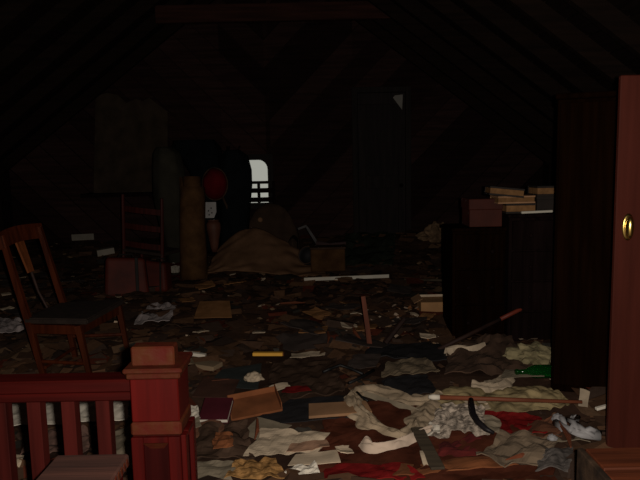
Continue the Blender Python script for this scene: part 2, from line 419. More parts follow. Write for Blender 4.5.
# frame: every inner point is joined to a point pushed out to a rectangle
def push(x, z):
    cx_, cz_ = (wx0+wx1)/2, (wz0+wz1)/2; hx, hz = (wx1-wx0)/2+0.06, (wz1-wz0)/2+0.06
    k = min(hx/abs(x-cx_) if abs(x-cx_) > 1e-6 else 99, hz/abs(z-cz_) if abs(z-cz_) > 1e-6 else 99)
    return (cx_+(x-cx_)*k, cz_+(z-cz_)*k)
rings = []
for y in (YB-0.05, YB+0.1):
    rings.append(([bmf.verts.new((x, y, z)) for x, z in ins], [bmf.verts.new((push(x, z)[0], y, push(x, z)[1])) for x, z in ins]))
for k in range(n):
    j = (k+1) % n; (i0, o0), (i1, o1) = rings
    bmf.faces.new((i0[k], o0[k], o0[j], i0[j])); bmf.faces.new((i1[j], o1[j], o1[k], i1[k]))
    bmf.faces.new((i0[j], i1[j], i1[k], i0[k])); bmf.faces.new((o0[k], o1[k], o1[j], o0[j]))
obj('window_frame', bmf, m_frame, win)
obj('pane', B(wx0-0.01, wx1+0.01, YB+0.035, YB+0.041, wz0-0.01, wz1+0.01), m_glass, win)
mid = D(260, 182.5, YB).z
obj('meeting_rail', B(wx0, wx1, YB+0.01, YB+0.06, mid-0.02, mid+0.02), m_frame, win)
mxx = D(258.6, 190, YB).x
obj('muntin', B(mxx-0.02, mxx+0.02, YB+0.015, YB+0.055, wz0, mid), m_frame, win)
obj('sill', B(wx0-0.07, wx1+0.07, YB-0.08, YB+0.02, wz0-0.05, wz0-0.005, 0.004), m_frame, win)

# ------------------------------------------------------------------ stair railing
def newel(cx_, yf, wdt, ztop, label, name='newel_post'):
    yc = yf+wdt/2
    t = thing(name, label, 'post', (cx_, yc, 0))
    h = wdt/2
    def sq(z0, z1, hw, m, nm, par=t, bev=0.003): return obj(nm, B(cx_-hw, cx_+hw, yc-hw, yc+hw, z0, z1, bev), m, par)
    obj('top_block', B(cx_-h*0.93, cx_+h*0.84, yc-h*0.80, yc-h*0.05, ztop-0.05, ztop, 0.004), m_worn, t)
    bmc = nb()
    for a, b, hw in ((ztop-0.062, ztop-0.049, h*1.20), (ztop-0.078, ztop-0.062, h*1.10)): B(cx_-hw, cx_+hw, yc-hw, yc+hw, a, b, 0.004, bmc)
    obj('cap', bmc, m_worn, t)
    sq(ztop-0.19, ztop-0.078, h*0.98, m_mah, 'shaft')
    bmc = nb()
    for a, b, hw in ((ztop-0.225, ztop-0.19, h*1.04),): B(cx_-hw, cx_+hw, yc-hw, yc+hw, a, b, 0.005, bmc)
    obj('collar', bmc, m_worn, t)
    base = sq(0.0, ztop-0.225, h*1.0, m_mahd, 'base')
    z0, z1 = 0.15, ztop-0.225
    for s, ax in ((-1, 'y'), (1, 'x')):
        bmp = nb()
        def pc(u0_, u1_, a, b, d0, d1):
            if ax == 'y': B(cx_+u0_, cx_+u1_, yc-d1, yc-d0, a, b, 0.002, bmp)
            else: B(cx_+d0, cx_+d1, yc+u0_, yc+u1_, a, b, 0.002, bmp)
        k = h*1.0; q = 0.03
        pc(-k, -k+q, z0, z1, k-0.001, k+0.012); pc(k-q, k, z0, z1, k-0.001, k+0.012)
        pc(-k+q, k-q, z1-q*0.5, z1, k-0.001, k+0.012); pc(-k+q, k-q, z0, z0+q, k-0.001, k+0.012)
        obj('panel_moulding', bmp, m_mah, t)
        bmp = nb()      # slanted bright bevel at the panel's head
        if ax == 'y':
            a = [(-k+q, z1-q*0.5), (k-q, z1-q*0.5), (k-q-0.014, z1-q*0.5-0.018), (-k+q+0.014, z1-q*0.5-0.018)]
            f = [bmp.verts.new((cx_+u, yc-k-(0.012 if i < 2 else 0.0), z)) for i, (u, z) in enumerate(a)]
            g = [bmp.verts.new((cx_+u, yc-k+0.001, z)) for i, (u, z) in enumerate(a)]
            for i in range(4): bmp.faces.new((f[i], f[(i+1) % 4], g[(i+1) % 4], g[i]))
            bmp.faces.new(f); bmp.faces.new(g[::-1]); obj('panel_bevel', bmp, m_worn, t)
        else: bmp.free()
    return t
nx = D(154.5, 400, 1.50).x
ztop = D(152, 345, 1.53).z
nt_ = newel(nx, 1.50, 0.122, ztop, 'dark red mahogany newel post with square cap at the railing end')
# railing: rail and square balusters, one thing
yr = 1.575
ra = D(0, 386, yr); rb = D(130, 381, yr); zr = (ra.z+rb.z)/2 + 0.012
rail = thing('stair_railing', 'dark red wooden stair railing with square balusters left of the newel post', 'railing', (nx-0.6, yr, 0))
bmr = nb(); B(nx-1.75, nx-0.062, yr-0.035, yr+0.035, zr-0.028, zr+0.006, 0.005, bmr)
obj('handrail', bmr, m_mah_h, rail)
obj('rail_moulding', B(nx-1.75, nx-0.062, yr-0.028, yr+0.028, zr-0.052, zr-0.028, 0.004), m_mah_h, rail)
b0 = D(106, 430, yr).x; bsp = D(106, 430, yr).x-D(72, 430, yr).x
for k in range(14):
    x = b0-k*bsp
    obj('baluster', B(x-0.0175, x+0.0175, yr-0.0175, yr+0.02, 0.05, zr-0.05, 0.002), m_balus, rail)
obj('bottom_rail', B(nx-1.75, nx-0.062, yr-0.03, yr+0.03, 0.0, 0.05, 0.004), m_mah_h, rail)
# lower newel in front of the balusters
l0, l1 = D(43, 462, 1.30), D(119, 462, 1.30)
lz = D(90, 456, 1.36).z; lx = (l0.x+l1.x)/2; lw = (l1.x-l0.x)
ln_ = thing('low_newel_post', 'low worn brown post with carved side in front of the balusters', 'post', (lx, 1.31, 0))
obj('top', B(lx-lw/2, lx+lw/2, 1.22, 1.37, lz-0.03, lz, 0.004), m_old, ln_)
obj('shaft', B(lx-lw/2+0.012, lx+lw/2-0.012, 1.232, 1.358, 0, lz-0.03, 0.003), m_mah, ln_)
bmc = nb()
for k in range(7): 
    yy = 1.225+0.02*k
    box(bmc, (lx+lw/2-0.002, yy+0.008, lz-0.015), (0.008, 0.012, 0.02), (0.4, 0, 0), 0.002)
obj('carving', bmc, m_worn, ln_)

# ------------------------------------------------------------------ crate at the right
c0 = D(577, 448, 1.95); cz = c0.z
cr_ = thing('wooden_crate', 'orange-brown plank topped wooden crate with flaking dark side, bottom right corner', 'crate', (c0.x+0.3, 1.7, 0))
x0 = c0.x; x1 = x0+0.62; y0, y1 = 1.38, 1.95
for k in range(4):
    a = y0+(y1-y0)*k/4; b = y0+(y1-y0)*(k+1)/4
    obj('plank', B(x0+0.022+0.004*(k % 2), x1, a+0.003, b-0.003, cz-0.02, cz-0.001*(k % 3), 0.003), m_crate, cr_)
obj('side_panel', B(x0, x0+0.02, y0, y1, 0.02, cz+0.001, 0.003), m_flake, cr_)
obj('side_panel', B(x1-0.02, x1, y0, y1, 0.02, cz-0.022, 0.003), m_flake, cr_)
obj('end_panel', B(x0+0.021, x1-0.021, y0, y0+0.02, 0.02, cz-0.021, 0.003), m_flake, cr_)
obj('end_panel', B(x0+0.021, x1-0.021, y1-0.02, y1, 0.02, cz-0.021, 0.003), m_flake, cr_)
obj('bottom', B(x0+0.021, x1-0.021, y0+0.021, y1-0.021, 0.0, 0.02), m_flake, cr_)

# ------------------------------------------------------------------ wardrobe with its brown door folded open, and the dark cupboard
yd = 2.62
dl = D(614.5, 260, yd).x; dt = D(625, 75, yd).z; dw = 0.46
wr_ = thing('wardrobe', 'reddish brown wardrobe door with brass knob standing open at the right edge', 'wardrobe', (dl+dw+0.4, yd+0.3, 0))
hx = dl+dw; 
obj('carcass_side', B(hx+0.01, hx+0.035, yd+0.03, yd+0.58, 0.0, dt+0.03, 0.003), m_door, wr_)
obj('carcass_side', B(hx+0.80, hx+0.825, yd+0.03, yd+0.58, 0.0, dt+0.03, 0.003), m_door, wr_)
obj('carcass_back', B(hx+0.035, hx+0.80, yd+0.56, yd+0.58, 0.0, dt+0.03), m_ebony, wr_)
obj('carcass_top', B(hx+0.035, hx+0.80, yd+0.03, yd+0.56, dt+0.005, dt+0.03, 0.003), m_door, wr_)
obj('carcass_bottom', B(hx+0.035, hx+0.80, yd+0.03, yd+0.56, 0.06, 0.085, 0.003), m_door, wr_)
obj('shelf', B(hx+0.035, hx+0.80, yd+0.05, yd+0.55, 1.30, 1.32, 0.003), m_door, wr_)
leaf = obj('door', B(dl, hx, yd, yd+0.024, 0.03, dt, 0.004), m_door, wr_)
kp = D(626, 227, yd)
for rot, yy in ((math.pi/2, yd), (-math.pi/2, yd+0.024)):
    kb = nb(); lathe(kb, [(0.013, 0), (0.013, 0.012), (0.020, 0.02), (0.0255, 0.030), (0.025, 0.038), (0.016, 0.046), (0.004, 0.049)], (0, 0, 0), 18, Euler((rot, 0, 0)).to_matrix())
    bmesh.ops.scale(kb, vec=(0.62, 1, 1.9), verts=kb.verts); bmesh.ops.translate(kb, vec=(kp.x, yy, kp.z), verts=kb.verts)
    obj('knob', kb, m_brass, leaf, True)
    pl = nb(); lathe(pl, [(0.034, 0), (0.034, 0.003), (0.028, 0.006)], (0, 0, 0), 18, Euler((rot, 0, 0)).to_matrix())
    bmesh.ops.scale(pl, vec=(0.75, 1, 1.7), verts=pl.verts); bmesh.ops.translate(pl, vec=(kp.x+0.008, yy, kp.z), verts=pl.verts)
    obj('knob_plate', pl, m_brass, leaf, True)
for zz in (0.25, dt-0.2):
    obj('hinge', B(hx-0.004, hx+0.012, yd+0.024, yd+0.04, zz, zz+0.08, 0.002), m_brass, leaf)

yc = 3.40
ux0 = D(554.5, 240, yc).x; uz = D(580, 93, yc).z; ux1 = ux0+0.80
cu = thing('tall_cupboard', 'tall black-brown cupboard standing behind the brown wardrobe door', 'cupboard', ((ux0+ux1)/2, yc+0.25, 0))
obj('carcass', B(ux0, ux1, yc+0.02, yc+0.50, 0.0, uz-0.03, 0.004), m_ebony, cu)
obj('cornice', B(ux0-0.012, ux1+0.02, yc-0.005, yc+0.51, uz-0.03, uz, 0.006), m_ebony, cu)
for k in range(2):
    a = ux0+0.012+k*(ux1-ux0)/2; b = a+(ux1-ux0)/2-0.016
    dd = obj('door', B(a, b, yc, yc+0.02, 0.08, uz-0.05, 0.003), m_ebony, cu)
    kb = nb(); lathe(kb, [(0.008, 0), (0.008, 0.012), (0.016, 0.022), (0.012, 0.03)], (b-0.03 if k == 0 else a+0.03, yc, 0.85), 12, Euler((math.pi/2, 0, 0)).to_matrix())
    obj('knob', kb, m_ebony2, dd, True)
Rc = Matrix.Rotation(math.radians(-20), 3, 'Z'); piv = Vector((ux0, yc, 0))
cu.location = piv + Rc @ (cu.location-piv); cu.rotation_euler = (0, 0, math.radians(-20))

# ------------------------------------------------------------------ dark chests in the middle right
def chest(name, label, x0, x1, y0, y1, zt, m, nd):
    t = thing(name, label, 'chest', ((x0+x1)/2, (y0+y1)/2, 0))
    obj('body', B(x0, x1, y0+0.02, y1, 0.0, zt-0.025, 0.004), m, t)
    obj('top', B(x0-0.012, x1+0.012, y0-0.005, y1, zt-0.025, zt, 0.005), m, t)
    for k in range(nd):
        a = 0.06+(zt-0.10)*k/nd; b = 0.06+(zt-0.10)*(k+1)/nd
        d_ = obj('drawer', B(x0+0.02, x1-0.02, y0, y0+0.022, a+0.006, b-0.006, 0.004), m, t)
        for q in (0.28, 0.72):
            kb = nb(); lathe(kb, [(0.006, 0), (0.006, 0.01), (0.014, 0.018), (0.010, 0.026)], (x0+(x1-x0)*q, y0, (a+b)/2), 10, Euler((math.pi/2, 0, 0)).to_matrix())
            obj('knob', kb, m_ebony2, d_, True)
    return t
ya = 4.38
a0, a1 = D(453, 290, ya).x, D(506, 290, ya).x; az = D(475, 228, ya).z
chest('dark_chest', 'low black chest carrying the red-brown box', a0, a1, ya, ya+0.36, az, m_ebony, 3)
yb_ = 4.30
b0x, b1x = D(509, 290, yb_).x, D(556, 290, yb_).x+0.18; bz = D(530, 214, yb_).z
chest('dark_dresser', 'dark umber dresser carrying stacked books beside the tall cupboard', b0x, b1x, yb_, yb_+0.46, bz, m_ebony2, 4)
# box on the low chest
p0, p1 = D(469.5, 226, ya+0.06), D(502, 226, ya+0.06); zt = D(480, 199, ya+0.06).z
bx_ = thing('red_brown_box', 'red-brown cardboard box with lid on the low black chest', 'box', ((p0.x+p1.x)/2, ya+0.18, az))
obj('body', B(p0.x, p1.x, ya+0.06, ya+0.30, az, az+(zt-az)*0.62, 0.003), m_boxred, bx_)
obj('lid', B(p0.x-0.006, p1.x+0.004, ya+0.052, ya+0.306, az+(zt-az)*0.62, zt, 0.004), m_boxred, bx_)
# books on the dresser: pages towards the camera
def book(name, label, c, s, rz, mc, mp, group=None, tilt=(0, 0)):
    t = thing(name, label, 'book', c, group); t.rotation_euler = (tilt[0], tilt[1], rz)
    sx, sy, sz = s; ct = min(0.004, sz*0.12) if group is None else sz*0.2
    def ob(nm, x0_, x1_, y0_, y1_, z0_, z1_, m, bev=0.001):
        o = obj(nm, B(x0_, x1_, y0_, y1_, z0_, z1_, bev), m); o.parent = t; return o
    ob('cover', -sx/2, sx/2, -sy/2, sy/2, 0, ct, mc); ob('cover', -sx/2, sx/2, -sy/2, sy/2, sz-ct, sz, mc)
    ob('spine', -sx/2, sx/2, sy/2-ct, sy/2, ct, sz-ct, mc)
    ob('pages', -sx/2+0.004, sx/2-0.004, -sy/2+0.004, sy/2-ct, ct, sz-ct, mp)
    return t
m_stackpg = mat('shelf_book_pages', (0.2480, 0.1302, 0.0558), rough=0.9, var=0.3, scale=25, spec=0.05)
def dbook(px0, px1, py0, py1, y, label, mc=m_bookd, mp=m_stackpg, rz=0.0, dep=0.17, zb=None, roll=0.0):
    a, b = D(px0, py1, y), D(px1, py1, y); zt_ = D((px0+px1)/2, py0, y).z; zb = a.z if zb is None else zb
    t = book('book', label, ((a.x+b.x)/2, y+dep/2, zb), (b.x-a.x, dep, zt_-zb), rz, mc, mp, 'books stacked on the dark dresser', tilt=(0, roll))
    return zt_
z1_ = dbook(506, 536, 203.5, 213.5, yb_+0.05, 'thick tan-paged book at the bottom of the dresser stack', zb=bz)
z2_ = dbook(497, 535, 196, 203.5, yb_+0.06, 'pale wide book in the middle of the dresser stack', zb=z1_, mc=m_tan, rz=0.06)
z3_ = dbook(490, 524.5, 187.5, 196, yb_+0.03, 'dark covered book topmost of the dresser stack, jutting left', zb=z2_, rz=-0.05, roll=0.11)
z4_ = dbook(536.5, 556, 196, 213, yb_+0.10, 'thick dark book beside the cupboard under a thin one', zb=bz, mp=m_bookd)
dbook(536, 556, 186, 196, yb_+0.10, 'thin tan book on the thick dark one beside the cupboard', zb=z4_, rz=0.08)
a, b = D(522, 211.5, yb_), D(554, 209.5, yb_)
bm = nb(); bar(bm, (a.x, yb_+0.015, bz+0.010), (b.x, yb_+0.03, bz+0.014), 0.02, 0.016, bev=0.003)
tag(obj('white_stick', bm, m_wpaint, loc=((a.x+b.x)/2, yb_+0.02, bz)), 'thin white stick along the front of the dresser top', 'stick')

# ------------------------------------------------------------------ chair at the left
ch = thing('dining_chair', 'orange-brown wooden chair with broken splat standing behind the railing at left', 'chair', (-1.68, 4.2, 0))
hz = 0.03
NB = [(-1.79, 4.0, hz), (-1.865, 4.0, 0.42), (-1.925, 4.0, 0.68), (-1.985, 4.0, 0.945)]
FB = [(-1.76, 4.42, hz), (-1.815, 4.42, 0.42), (-1.88, 4.42, 0.68), (-1.945, 4.42, 0.955)]
for P in (NB, FB): obj('back_post', tube(nb(), P, [0.021, 0.026, 0.024, 0.021], 4, square=True), m_chair, ch)
for P in ([(-1.475, 3.93, hz), (-1.535, 3.93, 0.40)], [(-1.405, 4.45, hz), (-1.455, 4.45, 0.40)]):
    obj('leg', tube(nb(), P, [0.017, 0.026], 4, square=True), m_chair, ch)
bm = nb(); bmesh.ops.create_cube(bm, size=1)
for v in bm.verts:
    u = v.co.x+0.5; q = v.co.y
    ax = -1.885+(0.41)*u + 0.05*(q+0.5)*1.0; 
    v.co = Vector((ax, 4.20+q*(0.44+0.12*u), 0.405+(v.co.z+0.5)*0.035))
bmesh.ops.bevel(bm, geom=list(bm.edges), offset=0.008, segments=2, affect='EDGES')
obj('seat', bm, m_chairseat, ch)
bm = nb()
for a, b in (((-1.865, 4.0, 0.37), (-1.535, 3.94, 0.37)), ((-1.815, 4.42, 0.37), (-1.46, 4.44, 0.37)), ((-1.53, 3.95, 0.37), (-1.46, 4.43, 0.37))):
    bar(bm, a, b, 0.02, 0.055)
obj('seat_rail', bm, m_chair, ch)
bm = nb()      # curved crest rail
def crest(u, v):
    return Vector((-1.985+0.04*u-0.03*math.sin(math.pi*u)-0.01+0.02*(1-v), 3.965+0.49*u, 0.865+0.10*v+0.012*math.sin(math.pi*u)+0.01*u))
grid_solid(bm, crest, 10, 3, 0.026)
obj('crest_rail', bm, m_chair, ch)
obj('splat', (lambda: grid_solid(nb(), lambda u, v: Vector((-1.975+0.055*v-0.02*math.sin(math.pi*0.5), 4.185+0.10*u*(1-0.25*v)+0.02*v, 0.88-0.20*v)), 4, 6, 0.012))(), m_splat, ch)
obj('broken_splat', tube(nb(), [(-1.935, 4.24, 0.68), (-1.905, 4.25, 0.55), (-1.86, 4.26, 0.44)], [0.010, 0.008, 0.008], 6), m_stickd, ch)
for a, b in (((-1.80, 4.0, 0.16), (-1.50, 3.935, 0.16)), ((-1.77, 4.42, 0.20), (-1.43, 4.445, 0.20)), ((-1.785, 4.0, 0.12), (-1.765, 4.42, 0.12))):
    obj('stretcher', tube(nb(), [a, b], 0.011, 8), m_chair, ch)

for o_ in ch.children: pass
ch.location += Vector((0.07, -0.24, 0.0))

# ------------------------------------------------------------------ ladder-back chairs
def ladder_chair(label, c, rz, w_=0.42, h=1.02, rungs=(0.98, 0.80, 0.62), rh=0.06, zb=0.0, mm=m_redchair, group=None):
    t = thing('ladder_back_chair', label, 'chair', c, group); t.rotation_euler = (0, 0, rz)
    def ob(nm, bm, m): o = obj(nm, bm, m); o.parent = t; return o
    for s in (-1, 1):
        ob('back_post', tube(nb(), [(s*w_/2, -0.02, zb), (s*w_/2, 0, 0.45), (s*w_/2, -0.05, h)], [0.018, 0.02, 0.016], 8), mm)
        ob('leg', tube(nb(), [(s*w_/2*1.08, 0.38, zb), (s*w_/2*1.08, 0.37, 0.46)], 0.018, 8), mm)
    for z in rungs:
        ob('ladder_slat', grid_solid(nb(), lambda u, v: Vector((-w_/2+w_*u, -0.03*(z-0.45)/0.55-0.025*math.sin(math.pi*u), z-rh/2+rh*v)), 8, 2, 0.012), mm)
    ob('seat', B(-w_/2*1.05, w_/2*1.05, -0.02, 0.38, 0.43, 0.465, 0.008), m_chairseat)
    bm = nb()
    for z in (0.15, 0.28):
        for a, b in (((-w_/2, -0.01, z), (w_/2, -0.01, z)), ((-w_/2*1.08, 0.375, z), (w_/2*1.08, 0.375, z)), ((-w_/2, 0, z+0.03), (-w_/2*1.08, 0.37, z+0.03)), ((w_/2, 0, z+0.03), (w_/2*1.08, 0.37, z+0.03))):
            tube(bm, [a, b], 0.010, 6)
    ob('stretchers', bm, mm); return t
q = G(138, 283); yq = 6.55
lc = D(138, 230, yq)
ladder_chair('red-brown ladder-back chair behind the suitcase, back to the viewer', (lc.x, yq, 0.0), -0.28, w_=0.46, h=D(118, 196, yq).z, rungs=(D(138, 210, yq).z, D(138, 227, yq).z, D(138, 245, yq).z)).rotation_euler = (0, 0.10, -0.3)
yq = 8.35; lc = D(259, 190, yq)
ladder_chair('dark ladder-back chair silhouetted against the bright window', (lc.x, yq, 0.0), 0.0, w_=0.40, h=D(259, 181.5, yq).z, rungs=(D(259, 190.3, yq).z, D(259, 199.5, yq).z), rh=0.062, mm=m_ebony2)

# ------------------------------------------------------------------ suitcases behind the left chair
ys = 5.95
def suitcase(px0, px1, py0, py1, y, label, rz=0.0, strap=True, lean=0.12):
    a, b = D(px0, py1, y), D(px1, py0, y); wd_ = b.x-a.x; z0 = max(0.0, a.z); ht = b.z-z0
    t = thing('suitcase', label, 'suitcase', ((a.x+b.x)/2, y+0.1, z0)); t.rotation_euler = (-lean, 0, rz)
    def ob(nm, bm, m): o = obj(nm, bm, m); o.parent = t; return o
    bmb = box(nb(), (0, 0, ht/2), (wd_, 0.2, ht), None, 0.035, 3)
    for v in bmb.verts: v.co.x *= 1.06-0.14*v.co.z/ht; v.co.z -= 0.03*(v.co.x/wd_)*v.co.z/ht
    ob('body', bmb, m_case)
    ob('corner_strap', B(wd_*0.22, wd_*0.30, -0.104, 0.104, 0.002, ht*0.985, 0.004), m_strap)
    if strap:
        for x in (wd_*0.18,): ob('strap', B(x-0.025, x+0.025, -0.106, 0.106, -0.001, ht+0.005, 0.003), m_strap)
    ob('handle', tube(nb(), [(-0.07, 0, ht), (-0.06, 0, ht+0.03), (0.06, 0, ht+0.03), (0.07, 0, ht)], 0.008, 6), m_strap)
    return t
suitcase(104, 143, 259, 299, ys, 'reddish brown suitcase leaning behind the left chair', rz=0.22, strap=False)
suitcase(143, 166, 263, 294, ys+0.22, 'smaller dark red case next to the reddish brown suitcase', rz=-0.1, strap=False)

# ------------------------------------------------------------------ far left group: board, cloth, rolled rug, coats, red hat
yp = 8.75
q0, q1 = D(94, 193, yp), D(168, 95, yp)
bm = nb()
ol = [(94, 193), (168, 193), (168, 112), (150, 98), (143, 101), (136, 99), (127, 103), (118, 95), (108, 93), (96, 96)]
vsb = [D(x, y_, yp) for x, y_ in ol]
quad_prism(bm, [(v.x, v.z) for v in vsb][::-1], yp-0.02, yp)
tag(obj('hardboard_sheet', bm, m_hard, loc=((q0.x+q1.x)/2, yp, q0.z)), 'large stained board with torn top edge hung on the back wall at left', 'board')
# rail that the board stands on
tag(obj('wall_shelf', B(q0.x-0.1, q1.x+0.05, yp-0.25, YB-0.02, q0.z-0.05, q0.z-0.001, 0.004), m_ebony2), 'dark shelf under the stained board on the back wall', 'shelf')

def drape(outline, y, dep, m, name, label, cat, amp=0.05, seed=0.0, zb=0.0, par=None):
    """hanging / standing cloth body: outline rows [(py, pxl, pxr)] turned into a folded closed column"""
    bm = nb(); rings = []; n = 28
    for k in range(len(outline)-1):
        for q in range(4):
            t = q/4; py = outline[k][0]*(1-t)+outline[k+1][0]*t; l = outline[k][1]*(1-t)+outline[k+1][1]*t; r = outline[k][2]*(1-t)+outline[k+1][2]*t
            rings.append((py, l, r))
    rings.append(outline[-1]); R = []
    for i, (py, l, r) in enumerate(rings):
        a, b = D(l, py, y), D(r, py, y); c = (a+b)/2; hw = (b.x-a.x)/2; row = []
        for k in range(n):
            th = 2*math.pi*k/n; f = 1 + amp*math.sin(th*7+seed+i*0.12) + amp*0.8*noise.noise(Vector((math.cos(th)*2, math.sin(th)*2, i*0.12+seed)))
            row.append(bm.verts.new((c.x+math.cos(th)*hw*f, y+math.sin(th)*dep*f*min(1, hw/0.1), max(zb, c.z))))
        R.append(row)
    for a, b in zip(R, R[1:]):
        for k in range(n): bm.faces.new((a[k], a[(k+1) % n], b[(k+1) % n], b[k]))
    bm.faces.new(R[0][::-1]); bm.faces.new(R[-1])
    c = D((outline[-1][1]+outline[-1][2])/2, outline[-1][0], y)
    return tag(obj(name, bm, m, smooth=True, loc=(c.x, y, max(zb, c.z))), label, cat)
drape([(147, 158, 172), (153, 154, 180), (168, 153, 184), (195, 154, 186), (215, 158, 188), (245, 165, 190), (279, 172, 192)], 7.2, 0.16, m_olivec, 'grey_cloth_bundle', 'tall grey-green cloth bundle standing left of the rolled rug', 'cloth', 0.05, 1.0)
# rolled rug
yr_ = 6.85
a, b = D(193, 279, yr_), D(191, 177, yr_+0.12)
bm = nb(); axis = (b-a).normalized(); s_ = Vector((1, 0, 0)); t_ = axis.cross(s_).normalized(); s_ = t_.cross(axis)
turns = 3.2; N_ = 60; inn = []; outl = []
def spiral(u, v):
    th = u*turns*2*math.pi; r = 0.03+0.115*u + 0.004*math.sin(v*9+th)
    if v > 0.5 and u > 0.72: pass
    L_ = (b-a)*v*(1.0 - (0.10 if u > 0.8 else 0.0)*v)
    return a + L_ + (s_*math.cos(th)*r + t_*math.sin(th)*r)*(1+0.12*(1-v))
grid_solid(bm, spiral, 90, 8, 0.012)
tag(obj('rolled_rug', bm, m_roll, smooth=True, loc=a), 'brown rolled-up rug standing upright left of the dark coats', 'rug')
# coat stand with dark coats
yk = 7.6
base = D(233, 265, yk)
cs = thing('coat_stand', 'coat stand hidden under the black coats beside the window', 'stand', (base.x, yk, 0))
obj('pole', tube(nb(), [(base.x, yk, 0.03), (base.x, yk, D(233, 146, yk).z)], 0.02, 10), m_ebony2, cs)
obj('foot', lathe(nb(), [(0.2, 0.0), (0.2, 0.03), (0.05, 0.06), (0.03, 0.1)], (base.x, yk, 0), 16), m_ebony2, cs)
for s in (-1, 1): obj('hook', tube(nb(), [(base.x, yk, D(233, 152, yk).z), (base.x+s*0.12, yk, D(233, 150, yk).z), (base.x+s*0.14, yk, D(233, 146, yk).z)], 0.008, 6), m_ebony2, cs)
drape([(150, 226, 240), (156, 222, 248), (170, 220, 252), (185, 219, 253), (215, 219, 250), (240, 220, 248), (258, 220, 240)], yk, 0.15, m_navy, 'black_coat', 'long black coat on the stand directly left of the window', 'coat', 0.05, 3.0)
drape([(140, 175, 214), (148, 172, 220), (160, 182, 222), (172, 190, 222), (205, 198, 219), (250, 200, 219)], yk+0.28, 0.14, m_navy, 'dark_coat', 'dark coat hanging behind the red hat and the rolled rug', 'coat', 0.06, 5.0)
# red round hat with brim-like band
yh = 7.42
hc = D(215, 184, yh); hr = (D(227, 184, yh).x-D(203, 184, yh).x)/2
hat = thing('red_hat', 'round crimson felt hat hanging among the dark coats', 'hat', hc)
bm = nb(); lathe(bm, [(hr, 0), (hr*1.02, 0.01), (hr*0.98, 0.05), (hr*0.86, 0.09), (hr*0.55, 0.115), (0.01, 0.12)], (0, 0, 0), 26, Euler((math.pi/2, 0, 0.25)).to_matrix())
bmesh.ops.scale(bm, vec=(1, 1, 1.28), verts=bm.verts)
for v in bm.verts: v.co += v.co.normalized()*0.012*noise.noise(v.co*12)
o = obj('crown', bm, m_redc, smooth=True); o.parent = hat
bm = nb(); tube(bm, [(hr*1.03*math.cos(t*math.pi/14), 0.0, 1.28*hr*1.03*math.sin(t*math.pi/14)) for t in range(28)]+[(hr*1.03, 0, 0.001)], 0.012, 6)
o = obj('band', bm, m_dkbrown, smooth=True); o.parent = hat
bm = nb(); tube(bm, [(0.09, -0.02, -hr*1.1), (0.11, -0.03, -hr*1.5), (0.13, -0.03, -hr*1.8), (0.135, -0.03, -hr*2.1)], [0.018, 0.014, 0.016, 0.01], 6)
o = obj('ribbon', bm, m_dkbrown, smooth=True); o.parent = hat
# white card with dark holes, under the hat
yw = 7.4
a, b = D(205.5, 218, yw), D(216, 202, yw)
wc = thing('white_card', 'small white card with dark spots below the red hat', 'card', ((a.x+b.x)/2, yw, a.z))
obj('card', (lambda: quad_prism(nb(), [(a.x, a.z), (b.x-0.03, a.z), (b.x, a.z+0.07), (b.x, b.z), (a.x+0.01, b.z)], yw-0.004, yw))(), mat('dull_white_card', (0.36, 0.35, 0.34), 0.9, 0.25), wc)
bm = nb()
for fx, fz in ((0.35, 0.2), (0.6, 0.32), (0.55, 0.62), (0.3, 0.45)):
    lathe(bm, [(0.009, 0), (0.009, 0.004)], (a.x+(b.x-a.x)*fx, yw-0.004, a.z+(b.z-a.z)*fz), 8, Euler((math.pi/2, 0, 0)).to_matrix())
obj('spots', bm, m_black, wc)
# brown tapering vase below the card
yv = 7.35
zt_ = D(214, 221, yv).z; zb_ = D(213, 252, yv).z; vx = D(214, 236, yv).x
bm = nb(); hgt = zt_-zb_
lathe(bm, [(0.03, 0.0), (0.045, hgt*0.15), (0.06, hgt*0.4), (0.085, hgt*0.75), (0.083, hgt*0.92), (0.06, hgt)], (vx, yv, zb_), 18)
m_vase = mat('brown_glaze', (0.11, 0.042, 0.026), 0.6, 0.35)
vb = thing('brown_jar', 'tapering brown jar between the rolled rug and the black coat', 'jar', (vx, yv, zb_))
obj('body', bm, m_vase, vb, True)
obj('rim', lathe(nb(), [(0.060, hgt), (0.066, hgt+0.006), (0.066, hgt+0.014), (0.05, hgt+0.016)], (vx, yv, zb_), 18), m_vase, vb, True)
# stool that the jar stands on
st = thing('low_stool', 'low dark stool carrying the brown jar, mostly hidden by the blanket', 'stool', (vx, yv, 0))
obj('seat', B(vx-0.15, vx+0.15, yv-0.13, yv+0.13, zb_-0.03, zb_, 0.004), m_ebony2, st)
for sx in (-1, 1):
    for sy in (-1, 1): obj('leg', tube(nb(), [(vx+sx*0.13, yv+sy*0.11, 0.03), (vx+sx*0.11, yv+sy*0.09, zb_-0.03)], 0.015, 6), m_ebony2, st)

# ------------------------------------------------------------------ armchair under the tan blanket, and things round it
yu = 7.75
uc = D(271, 240, yu)
ac = thing('round_armchair', 'dark brown round-backed armchair half under the tan blanket below the window', 'armchair', (uc.x, yu, 0.1))
bm = nb()
zt_ = D(271, 205, yu).z; hw = (D(297, 235, yu).x-D(247, 235, yu).x)/2
def backf(u, v):
    th = math.pi*u; xx = uc.x - hw*math.cos(th)*(0.6+0.4*(1-v)**0.5 if v < 1 else 0.6); 
    k = math.sin(th)**0.55
    return Vector((uc.x-hw*math.cos(th), yu+0.10*v+0.10*math.sin(th), 0.15+(zt_-0.15)*v*max(0.02, k)))
grid_solid(bm, backf, 24, 10, 0.09)
obj('backrest', bm, m_uph, ac, True)
obj('button', lathe(nb(), [(0.03, 0), (0.032, 0.008), (0.02, 0.016)], (D(260, 220, yu).x, yu+0.03, D(260, 220, yu).z), 12, Euler((math.pi/2, 0, 0)).to_matrix()), m_blank, ac, True)
